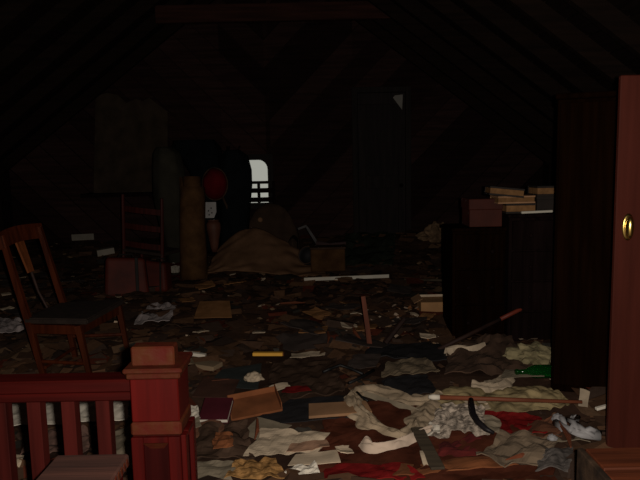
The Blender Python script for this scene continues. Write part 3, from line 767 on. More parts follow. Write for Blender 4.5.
obj('seat', B(uc.x-hw*0.9, uc.x+hw*0.9, yu-0.42, yu-0.02, 0.12, 0.36, 0.05), m_uph, ac)
for s in (-1, 1): obj('arm', B(uc.x+s*hw*0.92-0.05, uc.x+s*hw*0.92+0.05, yu-0.42, yu+0.02, 0.1, 0.46, 0.04), m_uph, ac)
# tan blanket: ridge from (248,214) falling to both sides
def blk(px, py, y): return D(px, py, y)
ctrl = [  # rows from far (top) to near (bottom): list of (px,py,depth)
    [(221, 246, 7.45), (236, 234, 7.45), (256, 228, 7.45), (282, 240, 7.4), (303, 252, 7.4), (318, 262, 7.35)],
    [(213, 258, 7.25), (232, 246, 7.2), (256, 241, 7.2), (282, 250, 7.2), (302, 260, 7.2), (322, 267, 7.2)],
    [(208, 268, 7.0), (228, 262, 6.95), (254, 262, 6.95), (280, 266, 6.95), (304, 270, 6.95), (326, 273, 6.95)],
    [(207, 272, 6.85), (228, 271, 6.8), (254, 273, 6.75), (282, 276, 6.75), (304, 277, 6.75), (330, 277, 6.75)]]
CP = [[D(*c) for c in row] for row in ctrl]
def cr1(P, t):
    k = len(P)-1; t = max(0, min(k-1e-6, t*k)); i = int(t); q = t-i
    p0, p1, p2, p3 = P[max(i-1, 0)], P[i], P[i+1], P[min(i+2, k)]
    return 0.5*((2*p1)+(p2-p0)*q+(2*p0-5*p1+4*p2-p3)*q*q+(3*p1-p0-3*p2+p3)*q**3)
def bl(u, v):
    p = cr1([cr1(row, u) for row in CP], v)
    p = p + Vector((0, -1, 0.6))*(0.05*noise.noise(Vector((p.x*4, p.z*3, 1)))+0.05*abs(noise.noise(Vector((p.x*6+v*4, v*4, 7)))))
    p.z = max(p.z, H(p.x, p.y)+0.01); return p
tag(obj('tan_blanket', grid_solid(nb(), bl, 40, 24, 0.012), m_blank, smooth=True, loc=D(260, 262, 7.0)), 'tan blanket draped like a tent over the armchair front', 'blanket')
# overturned brown basket right of blanket
yo = 6.75
a, b = D(311, 272, yo), D(345, 247, yo)
bk = thing('brown_crate', 'dull brown box lying right of the tan blanket', 'box', ((a.x+b.x)/2, yo+0.15, a.z))
obj('body', B(a.x, b.x, yo, yo+0.3, max(0.02, a.z), b.z-0.02, 0.01), m_roll, bk)
obj('lid', B(a.x-0.01, b.x+0.01, yo-0.01, yo+0.31, b.z-0.02, b.z, 0.006), m_dkbrown, bk)
# dark pot with pale rim
pc_ = D(306.5, 255, 6.9)
pt = thing('tipped_pot', 'dark mouthed pot tipped towards the viewer on the blanket edge', 'pot', pc_)
Rm = Euler((math.radians(70), 0.0, math.radians(-25))).to_matrix()
bm = nb(); lathe(bm, [(0.05, -0.16), (0.09, -0.13), (0.105, -0.05), (0.10, 0.0), (0.092, 0.0), (0.085, -0.05), (0.07, -0.12), (0.01, -0.13)], (0, 0, 0), 20, Rm)
o = obj('body', bm, m_black, smooth=True); o.parent = pt
bm = nb(); tube(bm, [Rm @ Vector((0.098*math.cos(k*math.pi/10), 0.098*math.sin(k*math.pi/10), 0.0)) for k in range(20)]+[Rm @ Vector((0.098, 0.001, 0))], 0.006, 6)
o = obj('rim', bm, m_dkbrown, smooth=True); o.parent = pt
# grey L-shaped frame
bm = nb(); yl = 7.15
tube(bm, [D(298, 229, yl), D(306, 226, yl), D(308, 229, yl), D(319, 246, yl-0.15)], [0.014, 0.016, 0.016, 0.02], 6)
tag(obj('grey_bracket', bm, m_greyblue, loc=D(308, 236, yl)), 'grey angled metal bracket sticking up right of the blanket', 'bracket')
bm = nb(); tube(bm, [D(316, 243, 7.0), D(330, 246, 7.0), D(346, 243, 7.0)], [0.03, 0.035, 0.02], 8)
tag(obj('dusky_cushion_roll', bm, mat('mauve_cloth', (0.075, 0.045, 0.045), 0.95), smooth=True, loc=D(330, 246, 7.0)), 'dull mauve cloth roll lying on the brown box', 'cloth')

# ------------------------------------------------------------------ loose things lying on the litter: large single ones
def lay(name, bm, m, label, cat, at_px, smooth=False, group=None):
    return tag(obj(name, bm, m, smooth=smooth, loc=G(*at_px)), label, cat, group)
sheet = patch
# rust coloured carpet, red cloths
lay('carpet', sheet([(300, 482), (560, 486), (500, 404), (330, 404)], 0.004, 0.014, 5, 0.006, (26, 18), 0.05, 2.0), m_rust, 'rust-brown carpet piece under the cream garments', 'carpet', (420, 440))
lay('red_cloth', sheet([(318, 484), (425, 484), (405, 468), (330, 467)], 0.016, 0.014, 9, 0.004, (16, 8), 0.03, 3.0), m_red, 'bright red cloth at the bottom edge of the picture', 'cloth', (370, 476))
lay('red_cloth', sheet([(484, 440), (552, 442), (540, 422), (486, 419)], 0.03, 0.02, 10, 0.004, (16, 8), 0.03, 4.0), m_red, 'red cloth below the long cane, right of the black hook', 'cloth', (515, 432))
lay('red_cloth', sheet([(424, 462), (482, 462), (480, 437), (432, 443)], 0.022, 0.018, 10, 0.004, (14, 8), 0.03, 5.0), mat('dark_red_fabric', (0.12, 0.014, 0.012), 0.95, 0.5, 10), 'dark red cloth under the heap of lace', 'cloth', (455, 450))
lay('brown_strip', sheet([(392, 482), (520, 470), (500, 461), (400, 470)], 0.022, 0.012, 8, 0.005, (20, 6), 0.02, 6.0), m_orange, 'orange-brown strip of card at the bottom centre', 'card', (430, 470))
# black sheet and teal sheet
lay('black_sheet', sheet([(250, 428), (362, 420), (345, 398), (290, 402)], 0.012, 0.010, 6, 0.003, (16, 8), 0.01, 7.0), m_black, 'black flat sheet behind the torn white paper', 'sheet', (310, 414))
lay('teal_folder', sheet([(208, 388), (258, 392), (262, 366), (222, 372)], 0.015, 0.006, 5, 0.003, (10, 8), 0.0, 8.0), m_teal, 'dark teal folder lying behind the orange box lid', 'folder', (236, 380))
lay('brown_quilt', sheet([(262, 404), (345, 398), (335, 362), (272, 368)], 0.02, 0.022, 7, 0.006, (20, 14), 0.03, 9.0), m_dkbrown, 'dark brown quilt crumpled in the middle of the floor', 'quilt', (300, 385))
# papers
lay('torn_paper', sheet([(244, 462), (318, 458), (331, 440), (262, 433)], 0.026, 0.014, 8, 0.002, (24, 16), 0.022, 10.0), m_paper, 'large torn crumpled cream paper in the foreground', 'paper', (285, 448))
lay('grey_card', sheet([(242, 437), (262, 444), (292, 428), (258, 420)], 0.014, 0.006, 5, 0.003, (8, 6), 0.008, 11.0), m_greyp, 'grey card behind the large torn cream paper', 'card', (262, 432))
lay('white_leaflet', sheet([(288, 473), (341, 470), (337, 457), (296, 461)], 0.03, 0.006, 5, 0.003, (10, 6), 0.0, 12.0), m_paper, 'flat pale leaflet below the large torn paper', 'leaflet', (315, 466))
lay('pink_paper', sheet([(286, 461), (330, 455), (327, 447), (292, 452)], 0.036, 0.012, 9, 0.002, (10, 6), 0.012, 13.0), mat('pinkish_paper', (0.42, 0.24, 0.15), 0.9, 0.3), 'pinkish paper strip tucked below the torn paper', 'paper', (308, 455))
lay('print_cloth', sheet([(225, 486), (290, 486), (276, 466), (236, 468)], 0.03, 0.022, 12, 0.003, (20, 10), 0.01, 14.0), m_stripe, 'orange and yellow patterned cloth at the bottom edge', 'cloth', (255, 475))
lay('torn_page', sheet([(190, 486), (232, 486), (236, 466), (196, 468)], 0.02, 0.012, 9, 0.002, (12, 8), 0.02, 15.0), m_greyp, 'dull grey torn page beside the newel post at the bottom edge', 'paper', (212, 476))
lay('white_tissue', sheet([(285, 484), (320, 482), (316, 472), (296, 473)], 0.035, 0.025, 14, 0.002, (12, 8), 0.02, 16.0), m_white, 'crumpled white tissue at the bottom edge beside the red cloth', 'paper', (303, 477))
lay('brown_garment', sheet([(190, 462), (254, 466), (246, 428), (198, 434)], 0.02, 0.03, 8, 0.005, (18, 14), 0.03, 17.0), m_dkbrown, 'dark brown garment crumpled right of the newel base', 'garment', (222, 447))
lay('orange_rag', sheet([(212, 462), (236, 460), (232, 446), (216, 446)], 0.06, 0.02, 14, 0.003, (10, 8), 0.015, 18.0), m_orange, 'small orange rag on the dark brown garment', 'rag', (224, 454))
lay('brown_paper', sheet([(186, 446), (224, 440), (222, 426), (192, 430)], 0.03, 0.012, 8, 0.002, (12, 8), 0.015, 19.0), mat('brown_wrap', (0.14, 0.062, 0.034), 0.9, 0.35), 'brown wrapping paper behind the dark brown garment', 'paper', (205, 434))
lay('white_rag', sheet([(187, 430), (200, 427), (198, 413), (189, 416)], 0.04, 0.02, 14, 0.003, (8, 8), 0.01, 20.0), m_white, 'small white rag squeezed between newel post and maroon book', 'rag', (193, 422))
lay('grey_paper', sheet([(186, 444), (202, 436), (200, 426), (188, 430)], 0.05, 0.01, 8, 0.002, (8, 6), 0.01, 21.0), m_greyp, 'grey paper scrap just below the small white rag', 'paper', (193, 435))
# maroon book
c = G(216, 424, 0.035); EXC.append([G(196, 430), G(236, 428), G(236, 404), G(196, 404)])
book('book', 'maroon book with white page edge lying beside the newel post', (c.x, c.y+0.04, c.z+0.01), (0.15, 0.15, 0.030), -0.10, m_maroon, m_white, tilt=(0.42, -0.02))
# shallow orange-brown box lid
a, b = G(236, 417), G(274, 412)
EXC.append([G(232, 420), G(280, 416), G(280, 386), G(236, 386)])
lid = thing('box_lid', 'shallow orange-brown cardboard box lid with raised corner right of the maroon book', 'lid', ((a.x+b.x)/2, a.y+0.10, a.z+0.02)); lid.rotation_euler = (0.10, -0.10, 0.22)
for nm, bb in (('tray', (-0.14, 0.12, -0.11, 0.11, 0, 0.004)), ('rim', (-0.14, 0.12, -0.114, -0.11, 0, 0.012)), ('rim', (-0.14, 0.12, 0.11, 0.114, 0, 0.035)), ('rim', (-0.144, -0.14, -0.11, 0.11, 0, 0.035)), ('rim', (0.12, 0.124, -0.11, 0.11, 0, 0.05))):
    o = obj(nm, B(*bb), m_orange); o.parent = lid
lay('paper_wad', heap(G(254, 388, 0.06), 0.055, 0.05, 0.035, seed=2.0), m_paper, 'crumpled pale paper wad on the box lid', 'paper', (254, 390), True)
# brown folder, tan board, striped board
lay('brown_folder', sheet([(192, 402), (232, 404), (240, 388), (204, 386)], 0.03, 0.008, 5, 0.003, (10, 8), 0.0, 22.0, 0.02), mat('brown_folder', (0.075, 0.032, 0.020), 0.8, 0.3), 'brown folder behind the maroon book', 'folder', (215, 395))
a, b, c_, d_ = G(309, 423, 0.03), G(372, 418, 0.03), G(366, 408, 0.035), G(309, 411, 0.035)
bm = nb(); grid_solid(bm, lambda u, v: (a*(1-u)+b*u)*(1-v)+(d_*(1-u)+c_*u)*v, 4, 2, 0.014)
lay('tan_board', bm, m_tan, 'short tan wooden board poking out left of the cream garment', 'board', (335, 416))
a, b = G(186, 369, 0.03), G(217, 374, 0.03)
bm = nb(); bar(bm, a+Vector((0, .05, 0)), b+Vector((0, .05, 0)), 0.11, 0.03, bev=0.003)
lay('pale_block', bm, mat('pale_wood', (0.28, 0.20, 0.12), 0.8, 0.3), 'pale wooden block lying just right of the newel cap', 'block', (200, 371))
a, b = G(184, 360, 0.05), G(206, 363, 0.05)
bm = nb(); bar(bm, a, b, 0.03, 0.02); lay('white_lath', bm, m_white, 'short white slat on the pale wooden block', 'slat', (195, 362))
a, b = G(253, 359, 0.035), G(283, 359, 0.035); EXC.append([G(250, 362), G(290, 362), G(290, 352), G(250, 352)])
yl_ = thing('yellow_ruler', 'yellow ruler lying in the middle of the littered floor', 'ruler', (a+b)/2)
bm = nb(); bar(bm, a, b, 0.035, 0.022, bev=0.003); obj('blade', bm, m_yellow, yl_)
bm = nb(); bar(bm, b, b+(b-a)*0.04, 0.036, 0.023, bev=0.003); obj('end_cap', bm, m_orange, yl_)
lay('white_strip', sheet([(290, 362), (325, 358), (325, 354), (292, 357)], 0.02, 0.01, 8, 0.002, (12, 4), 0.01, 23.0), m_paper, 'pale paper strip right of the yellow ruler', 'paper', (308, 358))
lay('red_scrap', sheet([(282, 402), (312, 400), (306, 394), (286, 396)], 0.05, 0.01, 8, 0.002, (10, 5), 0.01, 24.0), m_red, 'dark red scrap on the near edge of the brown quilt', 'rag', (298, 398))

lay('newspaper', sheet([(2, 430), (62, 428), (66, 401), (8, 401)], 0.02, 0.012, 8, 0.003, (16, 10), 0.02, 41.0), m_white, 'pale newspaper seen between the leftmost balusters', 'newspaper', (35, 416))
lay('newspaper', sheet([(72, 426), (128, 424), (130, 399), (76, 399)], 0.02, 0.012, 8, 0.003, (16, 10), 0.02, 42.0), m_white, 'pale newspaper seen between the balusters next to the newel', 'newspaper', (100, 414))
lay('mauve_rag', sheet([(20, 462), (86, 462), (90, 436), (26, 438)], 0.02, 0.03, 8, 0.004, (16, 10), 0.03, 43.0), mat('mauve_brown_cloth', (0.15, 0.085, 0.065), 0.95, 0.5, 9), 'mauve-brown rag on the floor seen through the balusters', 'rag', (55, 450))
lay('grey_towel', sheet([(96, 474), (140, 474), (138, 432), (104, 434)], 0.02, 0.02, 8, 0.004, (12, 12), 0.03, 44.0), m_greyp, 'greyish towel on the floor left of the newel base', 'towel', (118, 452))
lay('white_leaf', sheet([(4, 470), (20, 474), (24, 462), (8, 460)], 0.03, 0.015, 9, 0.002, (8, 6), 0.01, 45.0), m_paper, 'small pale paper seen behind the leftmost baluster', 'paper', (14, 466))
# cream garment: twisted straps and sleeves
ga = thing('cream_garment', 'twisted cream garment sprawled over the carpet in the foreground', 'garment', G(420, 430))
def gpart(nm, bm, m): return obj(nm, bm, m, ga)
gpart('sleeve', band([(352, 400), (358, 414), (370, 428), (392, 440), (412, 446)], [0.10, 0.14, 0.13, 0.15, 0.12], 0.05, 0.022, seed=1), m_cloth)
gpart('sleeve', band([(352, 400), (366, 392), (392, 398), (420, 404), (444, 402)], [0.07, 0.12, 0.13, 0.12, 0.10], 0.05, 0.022, seed=2), m_cloth)
gpart('body', band([(440, 400), (430, 414), (420, 428), (414, 446)], [0.12, 0.18, 0.16, 0.14], 0.06, 0.025, seed=3), m_cloth)
gpart('ribbon', band([(366, 450), (372, 456), (392, 454), (410, 447), (436, 438)], [0.09, 0.06, 0.05, 0.06, 0.08], 0.10, 0.018, folds=2, seed=4), mat('pink_cream_cloth', (0.60, 0.47, 0.36), 0.95, 0.25, 10))
gpart('strap', band([(362, 396), (384, 404), (410, 412), (424, 418)], [0.03, 0.035, 0.035, 0.03], 0.05, 0.01, folds=1, nl=20, nw=5, seed=5), m_greyp)
# yellowed sheet under the cane
lay('yellowed_sheet', band([(436, 402), (470, 404), (505, 403), (540, 400), (560, 399)], [0.24, 0.34, 0.36, 0.30, 0.2], 0.03, 0.03, nl=90, nw=40, folds=2.5, seed=6), m_cloth2, 'yellowed rumpled sheet lying under the long cane', 'sheet', (500, 403))
lay('pale_rumpled_cloth', band([(472, 388), (485, 391), (498, 388), (508, 380)], [0.06, 0.12, 0.14, 0.08], 0.05, 0.02, nl=24, nw=10, seed=7), m_paper, 'pale rumpled cloth just above the cane', 'cloth', (490, 389))
lay('lace_heap', sheet([(430, 446), (486, 444), (482, 416), (440, 414)], 0.05, 0.030, 13, 0.003, (44, 34), 0.05, 50.0), m_lace, 'heap of white patterned lace beside the black hook', 'lace', (455, 432), False)
lay('white_kerchief', sheet([(424, 446), (440, 446), (440, 434), (430, 433)], 0.05, 0.02, 12, 0.003, (10, 8), 0.012, 25.0), m_white, 'small white kerchief left of the lace heap', 'cloth', (433, 441))
lay('grey_rag', sheet([(482, 440), (500, 444), (500, 430), (478, 424)], 0.045, 0.016, 9, 0.003, (12, 8), 0.015, 26.0), m_greyp, 'grey rag right of the lace heap below the hook', 'rag', (490, 436))
lay('black_cloth', sheet([(385, 404), (438, 398), (425, 378), (382, 384)], 0.02, 0.018, 8, 0.004, (14, 10), 0.02, 27.0), m_black, 'black cloth behind the cream garment', 'cloth', (405, 392))
lay('olive_rag', sheet([(380, 386), (440, 380), (425, 366), (390, 370)], 0.05, 0.025, 8, 0.004, (16, 10), 0.02, 28.0), mat('olive_cloth', (0.14, 0.105, 0.065), 0.95, 0.4, 8), 'olive-brown rag behind the black cloth', 'rag', (408, 376))
# cane with white tip and the black hook
a, b = A(430, 397, 0.10), A(582, 402, 0.10); d_ = b-a
cn = thing('walking_cane', 'long orange-brown cane with white tip lying across the rubbish', 'cane', (a+b)/2)
obj('shaft', tube(nb(), [a+d_*0.06, a+d_*0.5, b], [0.013, 0.011, 0.009], 10), m_stick, cn, True)
obj('tip', tube(nb(), [a-d_*0.01, a+d_*0.02, a+d_*0.065], [0.009, 0.015, 0.014], 10), m_white, cn, True)
k0 = G(482, 426, 0.07); hp = [A(471, 400, 0.11), A(471.5, 406, 0.12), A(473, 414, 0.12), A(478, 422, 0.11), A(486, 429, 0.10), A(494, 433, 0.09)]
tag(obj('black_hook', tube(nb(), hp, [0.014, 0.016, 0.016, 0.015, 0.013, 0.008], 8), m_rubber, smooth=True, loc=hp[3]), 'curved black umbrella handle crossing below the cane', 'handle')
# olive plank slat
a, b = G(417, 440, 0.06), G(438, 480, 0.05)
bm = nb(); bar(bm, a, b, 0.06, 0.012, bev=0.002); lay('wooden_lath', bm, m_olive, 'narrow olive-grey wooden slat pointing to the viewer', 'slat', (427, 460))
# wire coat hanger
hang = [A(323, 372, 0.06), A(331, 368.5, 0.07), A(340, 365, 0.08), A(352, 369, 0.07), A(363, 374, 0.06), A(376, 371, 0.08)]
hg = thing('wire_hanger', 'bent black wire coat hanger in the middle of the floor', 'hanger', G(345, 372))
obj('shoulder_wire', tube(nb(), hang[:5], 0.009, 6), m_wire, hg, True)
obj('bottom_wire', tube(nb(), [A(349, 383, 0.08), A(362, 377, 0.08), A(374, 370, 0.08)], 0.009, 6), m_wire, hg, True)
obj('hook', tube(nb(), [A(357, 392, 0.08), A(362, 397, 0.08), A(368, 401, 0.08)], 0.006, 6), m_wire, hg, True)
# red-brown upright stake with a block at its foot, dark diagonal stick, long broom handle
f = G(371, 352); t0 = D(363, 296, f.y)
tag(obj('stake', tube(nb(), [(f.x, f.y, 0.02), f+(t0-f)*0.5, t0], [0.024, 0.022, 0.020], 4, square=True), wood('stake_wood', (0.1350, 0.0324, 0.0120), 0.6), loc=(f.x, f.y, 0.02)), 'reddish wooden stake standing upright out of the rubbish', 'stake')
f2 = G(385, 346, 0.02); t2 = D(404, 319, f2.y+0.1)
tag(obj('leaning_stick', tube(nb(), [f2, t2], [0.022, 0.018], 6), m_stickd, loc=f2), 'short dark stick slanting right of the upright stake', 'stick')
f3 = G(438, 354, 0.03); t3 = D(523, 308, ya-0.06); dm = f3+(t3-f3)*0.72
bh = thing('broom_handle', 'dark broom handle with red end leaning against the low black chest', 'broom handle', f3)
obj('shaft', tube(nb(), [f3, dm], [0.014, 0.014], 8), m_stickd, bh, True)
obj('red_end', tube(nb(), [dm, dm+(t3-dm)*0.9, t3], [0.0145, 0.0145, 0.009], 8), mat('red_paint', (0.19, 0.035, 0.02), 0.5), bh, True)
lay('dark_mat', sheet([(362, 364), (450, 366), (440, 348), (372, 350)], 0.03, 0.02, 6, 0.006, (18, 8), 0.02, 29.0), m_black, 'dark brown mat behind the olive rag', 'mat', (405, 357))
# tan cardboard box by the chest
yx = G(430, 315).y
a, b = D(421, 314, yx), D(449, 302, yx)
cb = thing('tan_box', 'tan cardboard box lying beside the low black chest', 'box', ((a.x+b.x)/2, yx+0.1, a.z))
obj('body', B(a.x, b.x, yx, yx+0.22, a.z, b.z, 0.003), mat('light_cardboard', (0.46, 0.25, 0.11), 0.85, 0.25), cb)
obj('flap', box(nb(), (a.x-0.02, yx+0.11, b.z+0.01), (0.08, 0.2, 0.004), (0, -0.5, 0)), m_tan, cb)
obj('flap', box(nb(), ((a.x+b.x)/2, yx+0.22, b.z+0.008), (b.x-a.x, 0.004, 0.02), (-0.3, 0, 0)), m_paper, cb)
# slanted olive cloth in front of chest, pale paper pile, green bottle
lay('brown_sack', sheet([(444, 380), (540, 382), (508, 338), (450, 352)], 0.03, 0.035, 6, 0.006, (22, 14), 0.02, 30.0), mat('brown_sack', (0.085, 0.048, 0.030), 0.95, 0.45, 9), 'brown sacking spread in front of the dark chests', 'sacking', (490, 364))
lay('pale_tape', band([(446, 360), (458, 358), (470, 358), (484, 354)], [0.06, 0.05, 0.06, 0.05], 0.16, 0.012, nl=18, nw=5, seed=8), m_paper, 'pale torn tape lying on the brown sacking', 'tape', (465, 358))
lay('paper_pile', heap(G(534, 362, 0.03), 0.15, 0.12, 0.085, amp=0.5, seed=8.0), mat('yellow_paper_pile', (0.3080, 0.2590, 0.1400), 0.95, 0.55, 12), 'heap of yellowish paper at the foot of the cupboard', 'paper', (534, 362))
gc = G(545, 383, 0.03)
bt = thing('green_bottle', 'green glass bottle lying at the foot of the tall cupboard', 'bottle', gc); bt.rotation_euler = (0.15, math.radians(86), math.radians(200))
bm = nb(); lathe(bm, [(0.002, 0.0), (0.036, 0.002), (0.040, 0.012), (0.040, 0.15), (0.030, 0.18), (0.015, 0.21), (0.014, 0.26)], (0, 0, -0.08), 24)
o = obj('glass', bm, m_bottle, smooth=True); o.parent = bt; o.location = (-0.04, 0, 0)
bm = nb(); lathe(bm, [(0.017, 0.255), (0.017, 0.27), (0.012, 0.27)], (0, 0, -0.08), 16); o = obj('lip', bm, m_bottle, smooth=True); o.parent = bt; o.location = (-0.04, 0, 0)
lay('newspaper', sheet([(500, 388), (545, 386), (540, 379), (505, 378)], 0.05, 0.012, 8, 0.003, (12, 6), 0.012, 31.0), m_greyp, 'grey folded newspaper in front of the green bottle', 'newspaper', (522, 383))
# white strap sandal
sa = thing('white_sandal', 'white strappy plastic sandal near the bottom right', 'sandal', G(578, 430))
P_ = lambda px, py, h: A(px, py-1, 0.015+h*0.55)
obj('sole', tube(nb(), [P_(556, 424, 0.05), P_(566, 432, 0.05), P_(580, 436, 0.05), P_(599, 437, 0.05)], [0.022, 0.03, 0.026, 0.026], 8, sx=1.0), m_whitep, sa, True)
for q in ([(556, 418, 0.07), (563, 420, 0.10), (566, 430, 0.07)], [(566, 420, 0.09), (574, 424, 0.11), (578, 434, 0.07)], [(572, 419, 0.09), (578, 418, 0.09), (570, 432, 0.08)], [(580, 434, 0.07), (590, 430, 0.11), (600, 434, 0.06)], [(576, 424, 0.10), (584, 432, 0.09), (594, 437, 0.06)]):
    obj('strap', tube(nb(), [P_(*x) for x in q], [0.012, 0.014, 0.012], 6), m_whitep, sa, True)
obj('heel', heap(P_(558, 421, 0.06), 0.03, 0.03, 0.03, amp=0.2), m_whitep, sa, True)
lay('pale_tag', sheet([(578, 419), (587, 421), (589, 412), (580, 410)], 0.07, 0.01, 8, 0.004, (6, 6), 0.004, 32.0, 0.04), m_paper, 'square pale card standing behind the white sandal', 'card', (583, 415))
a, b = A(596, 409, 0.06), A(607, 406, 0.06)
bm = nb(); bar(bm, a, b, 0.02, 0.014, bev=0.002); lay('white_chip', bm, m_white, 'short white strip at the foot of the wardrobe door', 'strip', (602, 407))
lay('brown_cloth', sheet([(520, 446), (572, 444), (566, 424), (530, 428)], 0.03, 0.02, 9, 0.004, (14, 8), 0.02, 33.0), mat('rust_cloth', (0.13, 0.050, 0.024), 0.95, 0.4, 8), 'rusty brown cloth left of the white sandal', 'cloth', (548, 436))
lay('grey_jacket', sheet([(476, 470), (540, 474), (560, 446), (500, 440)], 0.03, 0.03, 8, 0.005, (20, 14), 0.03, 34.0), mat('grey_brown_cloth', (0.20, 0.145, 0.095), 0.95, 0.45, 9), 'grey-brown rumpled jacket at the bottom right', 'jacket', (518, 458))
lay('patterned_rag', sheet([(535, 480), (574, 480), (572, 456), (545, 460)], 0.04, 0.02, 10, 0.004, (14, 10), 0.02, 35.0), mat('blue_grey_print', (0.11, 0.095, 0.085), 0.95, 0.7, 30), 'blue-grey patterned rag beside the crate', 'rag', (556, 470))
lay('white_scrap', sheet([(548, 448), (590, 450), (580, 442), (556, 442)], 0.03, 0.012, 10, 0.002, (12, 6), 0.015, 36.0), m_greyp, 'flat greyish torn paper between sandal and crate', 'paper', (570, 446))
lay('cork_wad', heap(G(552, 447, 0.04), 0.022, 0.02, 0.02, amp=0.2), m_whitep, 'tiny white ball left of the crate', 'ball', (552, 447), True)
# middle distance and far
aa, bb2 = A(304, 279.5, 0.06), A(389, 276, 0.06)
z_ = (aa.z+bb2.z)/2
bm = nb(); bar(bm, aa, bb2, 0.012, 0.036, bev=0.002); lay('white_plank', bm, m_wpaint, 'long white painted batten lying across the rubbish at centre', 'batten', (346, 280))
for i, (x, y_) in enumerate(((316, 279), (346, 282), (378, 279))):
    pass
lay('white_cloth', sheet([(134, 327), (170, 324), (176, 308), (148, 308)], 0.02, 0.03, 9, 0.004, (16, 8), 0.03, 37.0), mat('greyish_linen', (0.40, 0.34, 0.33), 0.95, 0.5, 9), 'greyish white linen cloth lying right of the left chair', 'cloth', (155, 318))
lay('white_cloth', sheet([(-4, 336), (26, 334), (22, 322), (-4, 322)], 0.02, 0.03, 9, 0.004, (12, 8), 0.03, 38.0), mat('greyish_linen', (0.4, 0.34, 0.33)), 'whitish rag at the left edge under the chair', 'rag', (10, 330))
lay('cardboard_flap', sheet([(194, 322), (232, 321), (230, 310), (200, 311)], 0.03, 0.006, 5, 0.005, (8, 6), 0.0, 39.0, 0.05), m_card, 'brown cardboard flap in the middle distance left of centre', 'cardboard', (213, 316))
def slab(name, px0, py0, px1, py1, m, label, cat, w_=0.12, t_=0.02, dz=0.04):
    a, b = G(px0, py0, dz), G(px1, py1, dz); bm = nb(); bar(bm, a, b, w_, t_, bev=0.002); lay(name, bm, m, label, cat, ((px0+px1)/2, (py0+py1)/2))
m_far = mat('dull_white_paper', (0.30, 0.27, 0.22), 0.9, 0.25)
slab('pale_lath', 73, 240, 95, 239, m_far, 'short pale slat lying far back at left', 'slat', 0.1, 0.09)
slab('pale_wad', 97, 256, 114, 253, m_far, 'pale folded paper behind the suitcase', 'paper', 0.15, 0.08)
lay('white_wad', heap(A(173, 271, 0.08), 0.08, 0.06, 0.08, amp=0.4, seed=4.0), m_far, 'small white wad right of the smaller red case', 'paper', (172, 272))
lay('tangled_straw', heap(G(438, 238, 0.0), 0.24, 0.2, 0.20, amp=0.6, seed=6.0), mat('straw_heap', (0.20, 0.125, 0.07), 0.95, 0.6, 9), 'straw-coloured heap left of the dark chest far back', 'straw', (438, 238))
lay('green_tarp', sheet([(342, 268), (392, 268), (398, 236), (346, 236)], 0.02, 0.05, 4, 0.006, (18, 12), 0.04, 40.0), m_green_old, 'dark green cloth spread far back behind the white batten', 'cloth', (370, 254))
slab('dull_lath', 405, 283, 444, 284, m_olive, 'thin dull slat far back left of the chest', 'slat', 0.04, 0.02)
a, b = D(393, 110, YB-0.05), D(402, 96, YB-0.05)
bm = nb(); quad_prism(bm, [(a.x, b.z-0.02), (b.x, a.z), (b.x+0.01, b.z+0.02), (a.x+0.03, b.z+0.01)], YB-0.056, YB-0.052)
tag(obj('torn_poster', bm, mat('grey_torn_paper', (0.2400, 0.2320, 0.2080), 0.9, 0.2), loc=((a.x+b.x)/2, YB-0.054, a.z)), 'pale torn paper corner on top of the far door', 'paper')

# ------------------------------------------------------------------ the litter carpet (nobody could count it)
pal = [((0.060, 0.037, 0.025), 34), ((0.085, 0.050, 0.030), 26), ((0.048, 0.034, 0.027), 20), ((0.115, 0.068, 0.040), 12), ((0.14, 0.095, 0.060), 5),
       ((0.036, 0.036, 0.032), 4), ((0.085, 0.024, 0.014), 5), ((0.26, 0.19, 0.12), 2.2), ((0.55, 0.47, 0.36), 1.7)]
tot = sum(p[1] for p in pal)
def pick(r):
    r *= tot
    for c, k in pal:
        r -= k
        if r <= 0: return c
    return pal[0][0]
m_lit = bpy.data.materials.new('litter'); m_lit.use_nodes = True
N = m_lit.node_tree.nodes; L = m_lit.node_tree.links
at_ = N.new('ShaderNodeAttribute'); at_.attribute_name = 'piece_colour'
tx = N.new('ShaderNodeTexNoise'); tx.inputs['Scale'].default_value = 30; tcx = N.new('ShaderNodeTexCoord'); L.new(tcx.outputs['Object'], tx.inputs[0])
mr = N.new('ShaderNodeMapRange'); mr.inputs[3].default_value = 0.6; mr.inputs[4].default_value = 1.3; L.new(tx.outputs[0], mr.inputs[0])
sc = N.new('ShaderNodeVectorMath'); sc.operation = 'SCALE'; L.new(at_.outputs['Color'], sc.inputs[0]); L.new(mr.outputs[0], sc.inputs[3])
wm = N.new('ShaderNodeVectorMath'); wm.operation = 'MULTIPLY'; wm.inputs[1].default_value = (1.18, 1.04, 0.95); L.new(sc.outputs[0], wm.inputs[0]); L.new(wm.outputs[0], N['Principled BSDF'].inputs['Base Color']); N['Principled BSDF'].inputs['Roughness'].default_value = 0.9
N['Principled BSDF'].inputs['Specular IOR Level'].default_value = 0.08
V = []; F = []; COL = []
